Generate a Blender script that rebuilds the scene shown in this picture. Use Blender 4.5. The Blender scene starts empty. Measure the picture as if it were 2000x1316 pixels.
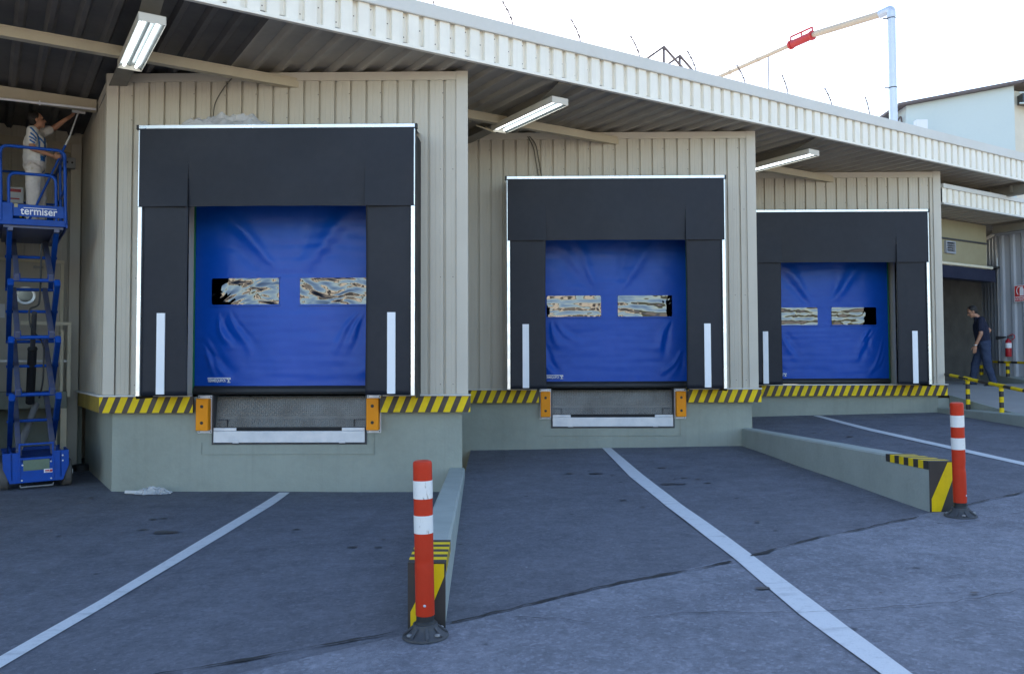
import bpy, math, random
from mathutils import Vector, Matrix, noise
random.seed(7)
scene = bpy.context.scene
COL = scene.collection
sin, cos, pi = math.sin, math.cos, math.pi

# ------------------------------------------------------------------ helpers
def V(*a): return Vector(a)

class MB:
    """collects geometry with material indices; build() links ONE mesh object"""
    def __init__(self): self.v=[]; self.f=[]; self.m=[]
    def add(self, verts, faces, mat=0):
        o=len(self.v); self.v += [tuple(p) for p in verts]
        for f in faces: self.f.append([i+o for i in f]); self.m.append(mat)
        return self
    def quad(self,a,b,c,d,mat=0): return self.add([a,b,c,d],[(0,1,2,3)],mat)
    def box(self,x0,x1,y0,y1,z0,z1,mat=0):
        return self.obox(V(x0,y0,z0),V(x1-x0,0,0),V(0,y1-y0,0),V(0,0,z1-z0),mat)
    def obox(self,o,a,b,c,mat=0):
        o=Vector(o);a=Vector(a);b=Vector(b);c=Vector(c)
        if a.cross(b).dot(c)<0: a,b=b,a
        p=[o,o+a,o+a+b,o+b,o+c,o+a+c,o+a+b+c,o+b+c]
        return self.add(p,[(0,3,2,1),(4,5,6,7),(0,1,5,4),(1,2,6,5),(2,3,7,6),(3,0,4,7)],mat)
    def prism(self,poly,off,mat=0):
        """poly: list of 3D points (planar), extruded by vector off"""
        n=len(poly); off=Vector(off); P=[Vector(p) for p in poly]
        nrm=V(0,0,0)
        for i in range(n): nrm+=P[i].cross(P[(i+1)%n])
        if nrm.dot(off)>0: P=P[::-1]
        Q=[p+off for p in P]
        fs=[tuple(range(n)),tuple(range(2*n-1,n-1,-1))]
        for i in range(n):
            j=(i+1)%n; fs.append((j,i,i+n,j+n))
        return self.add(P+Q,fs,mat)
    def tube(self,pts,r,n=10,mat=0,cap=True):
        P=[Vector(p) for p in pts]; m=len(P)
        R=r if isinstance(r,(list,tuple)) else [r]*m
        T=[]
        for i in range(m):
            t=(P[min(i+1,m-1)]-P[max(i-1,0)]); T.append(t.normalized())
        up=V(0,0,1) if abs(T[0].z)<.9 else V(1,0,0)
        u=T[0].cross(up).normalized(); vs=[];fs=[]
        for i in range(m):
            u=(u-T[i]*u.dot(T[i])).normalized(); w=T[i].cross(u)
            for k in range(n):
                a=2*pi*k/n; vs.append(P[i]+(u*cos(a)+w*sin(a))*R[i])
        for i in range(m-1):
            for k in range(n):
                k2=(k+1)%n; fs.append((i*n+k,i*n+k2,(i+1)*n+k2,(i+1)*n+k))
        if cap: fs.append(tuple(range(n-1,-1,-1))); fs.append(tuple(range((m-1)*n,m*n)))
        return self.add(vs,fs,mat)
    def lathe(self,prof,c=(0,0,0),n=32,mat=0,axis='z',mats=None):
        c=Vector(c); vs=[];fs=[];m=len(prof)
        for (r,h) in prof:
            for k in range(n):
                a=2*pi*k/n
                p={'z':V(r*cos(a),r*sin(a),h),'x':V(h,r*cos(a),r*sin(a)),'y':V(r*sin(a),h,r*cos(a))}[axis]
                vs.append(c+p)
        for i in range(m-1):
            seg=[]
            for k in range(n):
                k2=(k+1)%n; seg.append((i*n+k,i*n+k2,(i+1)*n+k2,(i+1)*n+k))
            for f in seg: fs.append((f,mats[i] if mats else mat))
        o=len(self.v); self.v+=[tuple(p) for p in vs]
        for f,mi in fs: self.f.append([i+o for i in f]); self.m.append(mi)
        self.f.append([o+i for i in range(n-1,-1,-1)]); self.m.append(mats[0] if mats else mat)
        self.f.append([o+(m-1)*n+i for i in range(n)]); self.m.append(mats[-1] if mats else mat)
        return self
    def grid(self,fn,nu,nv,mat=0,matfn=None):
        vs=[fn(i/nu,j/nv) for j in range(nv+1) for i in range(nu+1)]
        o=len(self.v); self.v+=[tuple(p) for p in vs]
        for j in range(nv):
            for i in range(nu):
                a=j*(nu+1)+i
                self.f.append([o+a,o+a+1,o+a+nu+2,o+a+nu+1]); self.m.append(matfn((i+.5)/nu,(j+.5)/nv) if matfn else mat)
        return self
    def ellipsoid(self,c,rx,ry,rz,n=16,mat=0):
        prof=[(max(1e-4,sin(pi*i/n)),-cos(pi*i/n)) for i in range(n+1)]
        s=len(self.v); self.lathe(prof,(0,0,0),n*2,mat)
        for i in range(s,len(self.v)):
            p=self.v[i]; self.v[i]=(c[0]+p[0]*rx,c[1]+p[1]*ry,c[2]+p[2]*rz)
        return self
    def xform(self,M,start=0):
        for i in range(start,len(self.v)): self.v[i]=tuple(M@Vector(self.v[i]))
        return self
    def build_each(self,name,mats,parent=None,**kw):
        """every separate piece becomes an object of its own"""
        root=list(range(len(self.v)))
        def find(i):
            while root[i]!=i: root[i]=root[root[i]]; i=root[i]
            return i
        for f in self.f:
            for i in f[1:]: root[find(i)]=find(f[0])
        groups={}
        for f,m_ in zip(self.f,self.m): groups.setdefault(find(f[0]),[]).append((f,m_))
        out=[]
        for g in groups.values():
            idx=sorted({i for f,_ in g for i in f}); mp={i:k for k,i in enumerate(idx)}
            q=MB(); q.v=[self.v[i] for i in idx]; q.f=[[mp[i] for i in f] for f,_ in g]; q.m=[m_ for _,m_ in g]; out.append(q.build(name,mats,parent,**kw))
        return out
    def build(self,name,mats,parent=None,smooth=None,bevel=0,solid=0,loc=None,weld=0):
        me=bpy.data.meshes.new(name); me.from_pydata(self.v,[],self.f)
        if not isinstance(mats,(list,tuple)): mats=[mats]
        for mt in mats: me.materials.append(mt)
        me.polygons.foreach_set('material_index',self.m)
        me.validate(); me.update()
        if weld:
            import bmesh
            bm=bmesh.new(); bm.from_mesh(me); bmesh.ops.remove_doubles(bm,verts=bm.verts,dist=weld); bm.to_mesh(me); bm.free()
        if smooth is not None:
            me.polygons.foreach_set('use_smooth',[True]*len(me.polygons))
            me.set_sharp_from_angle(angle=math.radians(smooth))
        o=bpy.data.objects.new(name,me); COL.objects.link(o)
        if parent: o.parent=parent
        if loc is not None: o.location=loc
        if solid:
            md=o.modifiers.new('solid','SOLIDIFY'); md.thickness=solid; md.offset=0
        if bevel:
            md=o.modifiers.new('bevel','BEVEL'); md.width=bevel; md.segments=2; md.limit_method='ANGLE'; md.angle_limit=math.radians(40)
        return o

def tag(o,label=None,cat=None,group=None,kind=None):
    if label: o['label']=label
    if cat: o['category']=cat
    if group: o['group']=group
    if kind: o['kind']=kind
    return o
def thing(name,loc=(0,0,0),rz=0,label=None,cat=None,group=None):
    o=bpy.data.objects.new(name,None); COL.objects.link(o); o.location=loc; o.rotation_euler=(0,0,rz); o.empty_display_size=.2
    return tag(o,label,cat,group)
def copy_tree(o,parent=None):
    c=o.copy(); COL.objects.link(c)
    if parent: c.parent=parent
    for ch in list(o.children): copy_tree(ch,c)
    return c
def fillet(pts,r,n=5):
    P=[Vector(p) for p in pts]; out=[P[0]]
    for i in range(1,len(P)-1):
        a=(P[i-1]-P[i]); b=(P[i+1]-P[i]); d=min(r,a.length*.49,b.length*.49)
        A=P[i]+a.normalized()*d; B=P[i]+b.normalized()*d
        for k in range(n+1):
            t=k/n; out.append(A*(1-t)**2+P[i]*2*t*(1-t)+B*t*t)
    out.append(P[-1]); return out
def text_mb(body,size,extrude=.002,offset=0.0,font_shear=0,spacing=1.0):
    cu=bpy.data.curves.new('lettering','FONT'); cu.body=body; cu.size=size; cu.extrude=extrude; cu.offset=offset; cu.shear=font_shear; cu.space_character=spacing
    o=bpy.data.objects.new('lettering_source',cu); COL.objects.link(o)
    dg=bpy.context.evaluated_depsgraph_get(); me=bpy.data.meshes.new_from_object(o.evaluated_get(dg))
    mb=MB(); mb.add([v.co[:] for v in me.vertices],[list(p.vertices) for p in me.polygons])
    bpy.data.objects.remove(o); bpy.data.meshes.remove(me); bpy.data.curves.remove(cu)
    return mb
def bounds(mb):
    xs=[p[0] for p in mb.v]; ys=[p[1] for p in mb.v]; return min(xs),max(xs),min(ys),max(ys)
def fit_text(body,x0,x1,z0,z1,y,offset=0.0,th=.003,frame=None,shear=0):
    """lettering in the x-z plane facing -y, fitted to a rectangle"""
    mb=text_mb(body,1.0,.5,offset,shear); a,b,c,d=bounds(mb)
    for i,p in enumerate(mb.v):
        mb.v[i]=(x0+(p[0]-a)/(b-a)*(x1-x0), y-th*.5-p[2]*th, z0+(p[1]-c)/(d-c)*(z1-z0))
    return mb

# ------------------------------------------------------------------ materials
def nodes(name):
    m=bpy.data.materials.new(name); m.use_nodes=True; nt=m.node_tree; nt.nodes.clear()
    out=nt.nodes.new('ShaderNodeOutputMaterial'); b=nt.nodes.new('ShaderNodeBsdfPrincipled'); nt.links.new(b.outputs[0],out.inputs[0])
    return m,nt,b
def N(nt,t,**kw):
    n=nt.nodes.new(t)
    for k,v in kw.items():
        if k in n.inputs.keys(): n.inputs[k].default_value=v
        else: setattr(n,k,v)
    return n
def ramp(nt,fac,stops):
    r=nt.nodes.new('ShaderNodeValToRGB'); e=r.color_ramp.elements
    while len(e)<len(stops): e.new(.5)
    for el,(p,c) in zip(e,stops): el.position=p; el.color=(c,c,c,1) if not isinstance(c,tuple) else (*c,1)
    nt.links.new(fac,r.inputs[0]); return r.outputs[0]
def mixc(nt,fac,a,b,mode='MIX'):
    n=nt.nodes.new('ShaderNodeMix'); n.data_type='RGBA'; n.blend_type=mode
    for s,i in ((fac,0),(a,6),(b,7)):
        if isinstance(s,(float,int)): n.inputs[i].default_value=s
        elif isinstance(s,tuple): n.inputs[i].default_value=(*s,1)
        else: nt.links.new(s,n.inputs[i])
    return n.outputs[2]
def coords(nt,kind='Object'):
    if kind=='World':
        return nt.nodes.new('ShaderNodeNewGeometry').outputs['Position']
    return nt.nodes.new('ShaderNodeTexCoord').outputs['Object']
def mapped(nt,vec,scale=(1,1,1)):
    n=nt.nodes.new('ShaderNodeMapping'); n.inputs['Scale'].default_value=scale; nt.links.new(vec,n.inputs[0]); return n.outputs[0]
def noise_tex(nt,vec,scale,detail=4,rough=.55,dist=0):
    n=N(nt,'ShaderNodeTexNoise',Scale=scale,Detail=detail,Roughness=rough,Distortion=dist); nt.links.new(vec,n.inputs['Vector']); return n.outputs['Fac']
def bump(nt,b,h,strength=.2,dist=.01):
    n=N(nt,'ShaderNodeBump',Strength=strength,Distance=dist); nt.links.new(h,n.inputs['Height']); nt.links.new(n.outputs[0],b.inputs['Normal'])
def mat(name,col,rough=.5,metal=0,dirt=.15,dirtcol=None,scale=3,bmp=0,bscale=40,streak=0,spec=.5,world=True,coat=0,edge=None):
    """painted / moulded surface with uneven tone, optional vertical streaks and bump"""
    m,nt,b=nodes(name); vec=coords(nt,'World' if world else 'Object')
    n1=noise_tex(nt,vec,scale,5,.6); n2=noise_tex(nt,vec,scale*9,3,.6)
    dc=dirtcol or tuple(c*.55 for c in col)
    f=ramp(nt,n1,[(.38,0.),(.72,dirt)])
    c=mixc(nt,f,tuple(col),dc)
    f2=ramp(nt,n2,[(.35,0.),(.8,dirt*.6)]); c=mixc(nt,f2,c,tuple(min(1,x*1.18+.01) for x in col))
    if streak:
        n3=noise_tex(nt,mapped(nt,vec,(14,14,.5)),1,4,.6); f3=ramp(nt,n3,[(.52,0.),(.78,streak)]); c=mixc(nt,f3,c,dc)
    nt.links.new(c,b.inputs['Base Color']); b.inputs['Metallic'].default_value=metal
    r=ramp(nt,n1,[(.3,max(.02,rough-.06)),(.75,min(1,rough+.12))]); nt.links.new(r,b.inputs['Roughness'])
    b.inputs['Specular IOR Level'].default_value=spec; b.inputs['Coat Weight'].default_value=coat
    if bmp: bump(nt,b,noise_tex(nt,vec,bscale,4,.6),bmp,.01)
    return m
def emit(name,col,strength):
    m,nt,b=nodes(name); b.inputs['Base Color'].default_value=(.8,.8,.8,1); b.inputs['Emission Color'].default_value=(*col,1); b.inputs['Emission Strength'].default_value=strength
    return m
def asphalt(name,c0,c1,grain=.35,light=.0):
    m,nt,b=nodes(name); vec=coords(nt,'World')
    big=noise_tex(nt,vec,.45,5,.62,.4); mid=noise_tex(nt,vec,2.3,6,.65); fine=noise_tex(nt,vec,95,3,.7); vfine=noise_tex(nt,vec,320,2,.7)
    c=mixc(nt,ramp(nt,big,[(.34,0.),(.66,1.)]),c0,c1)
    c=mixc(nt,ramp(nt,mid,[(.42,0.),(.72,.6)]),c,tuple(x*.62 for x in c0))
    tr=noise_tex(nt,mapped(nt,vec,(2.6,.22,1)),1,4,.6,.6); c=mixc(nt,ramp(nt,tr,[(.55,0.),(.74,.4)]),c,tuple(x*.55 for x in c0))
    c=mixc(nt,ramp(nt,fine,[(.3,grain),(.7,0.)]),c,tuple(x*.45 for x in c0))
    c=mixc(nt,ramp(nt,vfine,[(.56,0.),(.72,.55)]),c,tuple(x*2.4 for x in c1))
    vo=N(nt,'ShaderNodeTexVoronoi',Scale=2.1,Randomness=1.0); nt.links.new(mapped(nt,vec,(1,1.0,1)),vo.inputs['Vector'])
    edge=N(nt,'ShaderNodeMath',operation='ADD'); nt.links.new(vo.outputs['Distance'],edge.inputs[0]); 
    sc=N(nt,'ShaderNodeMath',operation='MULTIPLY'); nt.links.new(noise_tex(nt,vec,7,3,.6),sc.inputs[0]); sc.inputs[1].default_value=.16; nt.links.new(sc.outputs[0],edge.inputs[1])
    c=mixc(nt,ramp(nt,edge.outputs[0],[(.112,.85),(.150,0.)]),c,tuple(x*.28 for x in c0))     # oil drips
    v2=N(nt,'ShaderNodeTexVoronoi',Scale=3.1,Randomness=1.0); nt.links.new(vec,v2.inputs['Vector'])
    c=mixc(nt,ramp(nt,v2.outputs['Distance'],[(.022,.85),(.03,0.)]),c,(.42,.44,.45))        # grit and paper specks
    nt.links.new(c,b.inputs['Base Color'])
    nt.links.new(ramp(nt,mid,[(.3,.72),(.7,.92)]),b.inputs['Roughness']); b.inputs['Specular IOR Level'].default_value=.35
    ag=N(nt,'ShaderNodeTexVoronoi',Scale=48,Randomness=1.0); nt.links.new(vec,ag.inputs['Vector'])
    sp=nt.nodes.new('ShaderNodeSeparateColor'); nt.links.new(ag.outputs['Color'],sp.inputs[0])
    c=mixc(nt,ramp(nt,sp.outputs[0],[(.0,.32),(.32,0.)]),c,tuple(x*.45 for x in c0)); c=mixc(nt,ramp(nt,sp.outputs[1],[(.74,0.),(1.,.22)]),c,tuple(x*1.8 for x in c1))
    pt=noise_tex(nt,vec,11,5,.7); c=mixc(nt,ramp(nt,pt,[(.5,0.),(.74,.5)]),c,tuple(x*.6 for x in c0)); c=mixc(nt,ramp(nt,pt,[(.26,.4),(.46,0.)]),c,tuple(x*1.45 for x in c1))
    nt.links.new(c,b.inputs['Base Color'])
    h=N(nt,'ShaderNodeMath',operation='ADD'); nt.links.new(fine,h.inputs[0]); nt.links.new(vfine,h.inputs[1]); bump(nt,b,h.outputs[0],.55,.006)
    return m

M={}
M['panel']=mat('beige_panel_paint',(.55,.50,.41),.45,0,.14,(.41,.36,.28),1.6,streak=.14)
M['panel_trim']=mat('beige_trim_paint',(.565,.515,.43),.45,0,.12,(.43,.38,.30),2)
M['fascia']=mat('cream_fascia_paint',(.85,.80,.70),.45,0,.2,(.56,.51,.42),1.8,streak=.25)
M['coping']=mat('pale_coping_paint',(.62,.60,.555),.5,0,.25,(.52,.50,.44),1.5)
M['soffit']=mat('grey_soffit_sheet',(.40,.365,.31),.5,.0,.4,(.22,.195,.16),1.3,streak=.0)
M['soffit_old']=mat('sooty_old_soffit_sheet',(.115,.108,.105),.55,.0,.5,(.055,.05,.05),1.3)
M['beam']=mat('beige_beam_paint',(.50,.43,.31),.5,0,.25,(.33,.27,.18),3)
M['rafter']=mat('dull_rafter_paint',(.20,.185,.155),.5,0,.3,(.11,.10,.08),3)
M['base']=mat('grey_green_masonry_paint',(.31,.33,.28),.75,0,.45,(.215,.225,.185),1.3,bmp=.35,bscale=26,streak=.28)
M['concrete']=mat('painted_kerb_concrete',(.35,.38,.345),.75,0,.35,(.22,.24,.215),2.4,bmp=.4,bscale=30)
M['ramp']=mat('smooth_ramp_concrete',(.33,.32,.31),.75,0,.3,(.2,.2,.19),1.5,bmp=.25)
M['vinyl']=mat('charcoal_shelter_fabric',(.0135,.0155,.024),.5,0,.6,(.022,.024,.030),1.1,bmp=.06,bscale=5,spec=.28)
M['vinyl_dark']=mat('black_return_fabric',(.008,.0085,.011),.5,0,.3,(.018,.018,.022),2,spec=.3)
M['alu']=mat('brushed_aluminium',(.80,.80,.79),.30,.85,.15,(.5,.5,.5),6)
M['white_strip']=mat('white_marker_strip',(.82,.84,.88),.35,0,.08,(.6,.6,.62),5)
M['blue_door']=mat('blue_pvc_curtain',(.0,.070,.43),.34,0,.45,(.0,.045,.27),.9,bmp=.10,bscale=6,spec=.3)
M['rubber']=mat('black_rubber',(.014,.014,.015),.55,0,.3,(.03,.03,.03),6)
M['green']=mat('green_guide_seal',(.01,.16,.07),.45)
M['yellow']=mat('yellow_hazard_paint',(.84,.58,.004),.5,0,.3,(.48,.31,.02),5,streak=.2,spec=.25)
M['black']=mat('black_hazard_paint',(.035,.030,.027),.55,0,.4,(.085,.06,.045),5)
M['brown']=mat('weathered_dark_hazard_paint',(.075,.052,.038),.6,0,.5,(.035,.028,.024),4)
M['orange']=mat('orange_bumper_rubber',(.85,.29,.004),.5,0,.2,(.6,.18,.01),8,spec=.25)
M['tread']=mat('worn_tread_plate_steel',(.125,.118,.108),.42,.6,.5,(.09,.08,.072),4)
M['tread_top']=mat('polished_tread_steel',(.52,.50,.47),.28,.9,.4,(.28,.26,.24),9)
M['gal']=mat('galvanised_lip_steel',(.62,.63,.66),.45,.35,.3,(.40,.41,.43),7,streak=.1)
M['dark']=mat('recess_shade_black',(.015,.015,.016),.8)  # near-black colour standing in for shade in gaps and recesses
M['steel_grey']=mat('grey_steel',(.30,.30,.30),.45,.3,.25)
M['bollard']=mat('orange_red_flexible_plastic',(.52,.032,.008),.5,0,.3,(.42,.05,.02),7,bmp=.05,world=False,spec=.22)
M['bollard_base']=mat('dusty_black_bollard_rubber',(.05,.052,.058),.7,0,.5,(.11,.11,.115),12,world=False)
def band_mat():
    m,nt,b=nodes('scuffed_white_reflective_band'); vec=coords(nt)
    n=noise_tex(nt,mapped(nt,vec,(30,30,9)),1,5,.7); c=mixc(nt,ramp(nt,n,[(.60,0.),(.70,.75)]),(.74,.74,.72),(.22,.17,.13))
    nt.links.new(c,b.inputs['Base Color']); b.inputs['Roughness'].default_value=.35; return m
M['band']=band_mat()
M['lift_blue']=mat('blue_lift_paint',(.002,.062,.36),.38,0,.3,(.02,.035,.09),9,world=False,spec=.25)
M['lift_worn']=mat('worn_blue_grey_lift_paint',(.075,.095,.19),.5,.1,.7,(.19,.17,.155),7,world=False,bmp=.1)
M['tyre']=mat('grey_solid_tyre',(.10,.092,.085),.8,0,.3,world=False)
M['white_paint']=mat('white_sign_paint',(.80,.80,.82),.4,0,.05)
M['red_paint']=mat('red_sign_paint',(.52,.03,.03),.4,0,.1)
M['ext_red']=mat('red_extinguisher_paint',(.42,.015,.025),.28,0,.1)
M['cream']=mat('cream_painted_steel',(.78,.70,.52),.5,0,.2)
M['cream_wall']=mat('cream_wall_paint',(.36,.315,.19),.7,0,.3,(.26,.22,.13),1.5)
M['grey_panel']=mat('silver_grey_sheet',(.36,.38,.42),.55,.0,.25,(.27,.28,.30),2,streak=.2)
M['pipe_blue']=mat('wrapped_foil_duct',(.60,.64,.72),.35,.3,.15,(.45,.52,.62),9)
M['pipe_tan']=mat('tan_lagged_pipe',(.62,.50,.38),.5,.1,.3,(.45,.36,.28),4)
M['far_wall']=mat('pale_blue_grey_render',(.58,.65,.645),.8,0,.15,(.50,.57,.60),.6)
M['far_cream']=mat('pale_cream_render',(.72,.66,.55),.8,0,.12)
M['dark_grey']=mat('dark_grey_metal',(.06,.06,.065),.5,.2,.3)
M['rust']=mat('rusty_bracing_steel',(.15,.12,.12),.7,.2,.5)
M['skin']=mat('tanned_skin',(.42,.21,.13),.5,0,.15,(.33,.15,.09),9,world=False)
M['hair']=mat('short_dark_hair',(.018,.014,.012),.6,0,.3,world=False,bmp=.5,bscale=160)
M['tee_navy']=mat('navy_cotton',(.010,.013,.035),.85,0,.2,world=False)
M['jeans']=mat('faded_blue_denim',(.028,.045,.095),.85,0,.5,(.016,.024,.05),9,world=False)
M['shoe']=mat('black_leather_shoe',(.012,.011,.011),.5)
M['work_white']=mat('white_work_cotton',(.62,.60,.58),.88,0,.25,(.48,.45,.42),7,world=False)
def paint_stained():
    m,nt,b=nodes('paint_stained_work_trousers'); vec=coords(nt)
    n=noise_tex(nt,vec,13,4,.7); n2=noise_tex(nt,vec,7,3,.6); c=mixc(nt,ramp(nt,n,[(.60,0.),(.66,.8)]),(.58,.54,.52),(.42,.36,.20))
    c=mixc(nt,ramp(nt,n2,[(.68,0.),(.72,.8)]),c,(.40,.12,.10)); nt.links.new(c,b.inputs['Base Color']); b.inputs['Roughness'].default_value=.9; return m
M['work_trouser']=paint_stained()
M['tee_blue']=mat('blue_shirt_print',(.02,.12,.36),.85,0,.1)
M['line']=None
def line_paint():
    m,nt,b=nodes('worn_white_road_paint'); vec=coords(nt,'World')
    n=noise_tex(nt,vec,14,6,.72); n2=noise_tex(nt,vec,120,3,.7); n3=noise_tex(nt,mapped(nt,vec,(1,5,1)),1.6,4,.6)
    c=mixc(nt,ramp(nt,n,[(.52,0.),(.72,.42)]),(.66,.67,.68),(.30,.31,.32)); c=mixc(nt,ramp(nt,n2,[(.55,0.),(.75,.5)]),c,(.26,.27,.28))
    c=mixc(nt,ramp(nt,n3,[(.58,0.),(.70,.4)]),c,(.34,.345,.35))
    nt.links.new(c,b.inputs['Base Color']); b.inputs['Roughness'].default_value=.7; bump(nt,b,n2,.4,.004); return m
M['line']=line_paint()
M['road']=asphalt('worn_grey_road_asphalt',(.168,.175,.206),(.262,.270,.312),.28)
M['pad']=asphalt('dark_loading_pad_asphalt',(.125,.131,.156),(.168,.175,.205),.32)
M['oil']=mat('dark_oil_stain',(.045,.045,.048),.55,0,.6,(.11,.11,.115),14)
M['crack']=mat('dirty_crack_filling',(.022,.022,.023),.9,0,.5,(.05,.045,.04),8)
def window_mat(name,st):
    m,nt,b=nodes(name); vec=coords(nt,'World')
    n=noise_tex(nt,mapped(nt,vec,(2.1,1,2.9)),1.0,1.2,.4,2.0); n2=noise_tex(nt,mapped(nt,vec,(4,1,9)),1,1,.5,1.0)
    a=N(nt,'ShaderNodeMath',operation='MULTIPLY_ADD'); nt.links.new(n2,a.inputs[0]); a.inputs[1].default_value=.16; nt.links.new(n,a.inputs[2])
    bump(nt,b,a.outputs[0],st,.035); b.inputs['Base Color'].default_value=(.112,.112,.116,1); b.inputs['Metallic'].default_value=1.0; b.inputs['Roughness'].default_value=.04; return m
M['window']=window_mat('crumpled_clear_window_sheet',.62); M['window_flat']=window_mat('flatter_clear_window_sheet',.17)
def film_mat():
    m,nt,b=nodes('crumpled_clear_film'); b.inputs['Base Color'].default_value=(.75,.75,.76,1); b.inputs['Roughness'].default_value=.16; b.inputs['Alpha'].default_value=.5; b.inputs['Specular IOR Level'].default_value=.8
    bump(nt,b,noise_tex(nt,coords(nt,'World'),26,4,.6),.8,.02); return m
M['film']=film_mat()
M['tube_light']=emit('lit_fluorescent_tube',(.86,.96,1.0),1.6)
M['reflector']=mat('white_luminaire_tray',(.17,.19,.19),.3,.2,.05)
M['glass_dark']=mat('dark_window_glass',(.02,.025,.03),.08,0,.05,spec=.8)
import math
E1=(0.84230,0.53900); E2=(-0.53900,0.84230)
TC=4.53
def lerp(a,b,u): return a+(b-a)*u
def st(x,y): return x*E1[0]+y*E1[1], x*E2[0]+y*E2[1]
def z_road(x,y):
    s,t=st(x,y)
    return 0.0426*max(-14.0,min(s,24.0))
# pads: x range at front / back, bay face y, bay z left/right
PADS=[(-14.0,-5.30,-14.0,-5.30,10.95,0.02,0.06),
      (-5.30,-0.56,-5.30,-0.83,10.95,0.06,0.044),
      (-0.56,3.84,-0.83,3.70,13.83,0.304,0.367),
      (3.84,8.30,3.70,8.30,16.75,0.650,0.745)]
def y_crack(x): return (TC-x*E2[0])/E2[1]
def z_pad(i,x,y):
    xf0,xf1,xb0,xb1,yb,zl,zr=PADS[i]
    yc=y_crack(x)
    zb=lerp(zl,zr,max(0,min(1,(x-xb0)/(xb1-xb0))))
    v=(y-yc)/(yb-yc)
    if v<=0: return z_road(x,y)
    v=min(v,1.0)
    return lerp(z_road(x,yc),zb,v)
def pad_at(x,y):
    for i,(a,b,c,d,yb,_,_) in enumerate(PADS):
        yc=y_crack(x); v=max(0,min(1,(y-yc)/(yb-yc)))
        if lerp(a,c,v)<=x<=lerp(b,d,v): return i
    return 3 if x>0 else 0
def z_ground(x,y):
    s,t=st(x,y)
    return z_road(x,y) if t<=TC else z_pad(pad_at(x,y),x,y)

# ------------------------------------------------------------------ ground, road, markings
H=1.62
def P(s,t,z): return V(E1[0]*s+E2[0]*t, E1[1]*s+E2[1]*t, z)      # along / across the building line
e1=V(E1[0],E1[1],0); e2=V(E2[0],E2[1],0); UP=V(0,0,1)
RZ=math.atan2(E1[1],E1[0])

def ground_sheets():
    # road: reaches the horizon; finer near the docks
    mb=MB()
    ss=[-400,-120,-40]+[-14+i*1.0 for i in range(39)]+[60,140,400]
    tt=[-500,-150,-50,-20,-10]+[-6+i*.6 for i in range(18)]+[TC]
    vs=[];
    for t in tt:
        for s in ss:
            p=P(s,t,0); z=z_road(p.x,p.y)+.006*noise.noise(V(p.x*.6,p.y*.6,0)); vs.append((p.x,p.y,z if t<TC else z_road(p.x,p.y)))
    n=len(ss); fs=[(j*n+i,j*n+i+1,(j+1)*n+i+1,(j+1)*n+i) for j in range(len(tt)-1) for i in range(n-1)]
    mb.add(vs,fs); tag(mb.build('road',M['road'],smooth=40),'worn grey asphalt yard in front of the loading pads','road',kind='structure')
    # sloped pads, one per dock, each meeting the road along the long crack
    labels=['dark asphalt apron under the blue scissor lift','dark asphalt apron of the dock beside the scissor lift','dark asphalt apron between the two hazard-ended kerb walls','dark asphalt apron in front of the dock without leveler']
    for i,(xf0,xf1,xb0,xb1,yb,zl,zr) in enumerate(PADS):
        mb=MB(); y_end=yb+(8 if i==0 else .3)
        def fn(u,v,i=i,xf0=xf0,xf1=xf1,xb0=xb0,xb1=xb1,yb=yb):
            # v=0 on the crack, 1 at (or just under) the dock
            x_a=lerp(xf0,xf1,u); x_b=lerp(xb0,xb1,u)
            x=lerp(x_a,x_b,v); 
            yc=y_crack(x); y=lerp(yc,y_end,v)
            z=z_pad(i,x,y)
            if 0<v<1: z+=.007*noise.noise(V(x*.7,y*.7,3))
            return (x,y,z)
        mb.grid(fn,28,36)
        tag(mb.build('loading_apron',M['pad'],smooth=40),labels[i],'apron',kind='structure')
    # far ground to the right of the ramp and behind everything
    mb=MB(); mb.add([P(-400,16,-.4),P(400,16,-.4),P(400,600,-.4),P(-400,600,-.4)],[(0,1,2,3)])
    tag(mb.build('ground',M['road']),'plain ground behind the buildings','ground',kind='structure')
ground_sheets()
def yard():
    mb=MB(); ss=[-120]+[-14+i*1.0 for i in range(39)]+[120]; tt=[-60,-30,-15,-8,-4,-2,-.2]
    vs=[]
    for t in tt:
        for s in ss: p=P(s,t,0); vs.append((p.x,p.y,z_road(p.x,p.y)+.02))
    n=len(ss); mb.add(vs,[(j*n+i,j*n+i+1,(j+1)*n+i+1,(j+1)*n+i) for j in range(len(tt)-1) for i in range(n-1)])
    tag(mb.build('bounce_slab',mat('warm_bounce_slab_tone',(.46,.39,.29),.8,0,.3,(.34,.29,.22),.4),smooth=40),'unseen pale slab added to bounce warm light at the docks','yard',kind='structure')  # unseen slab added to bounce warm light onto walls and soffit
yard()

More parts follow.
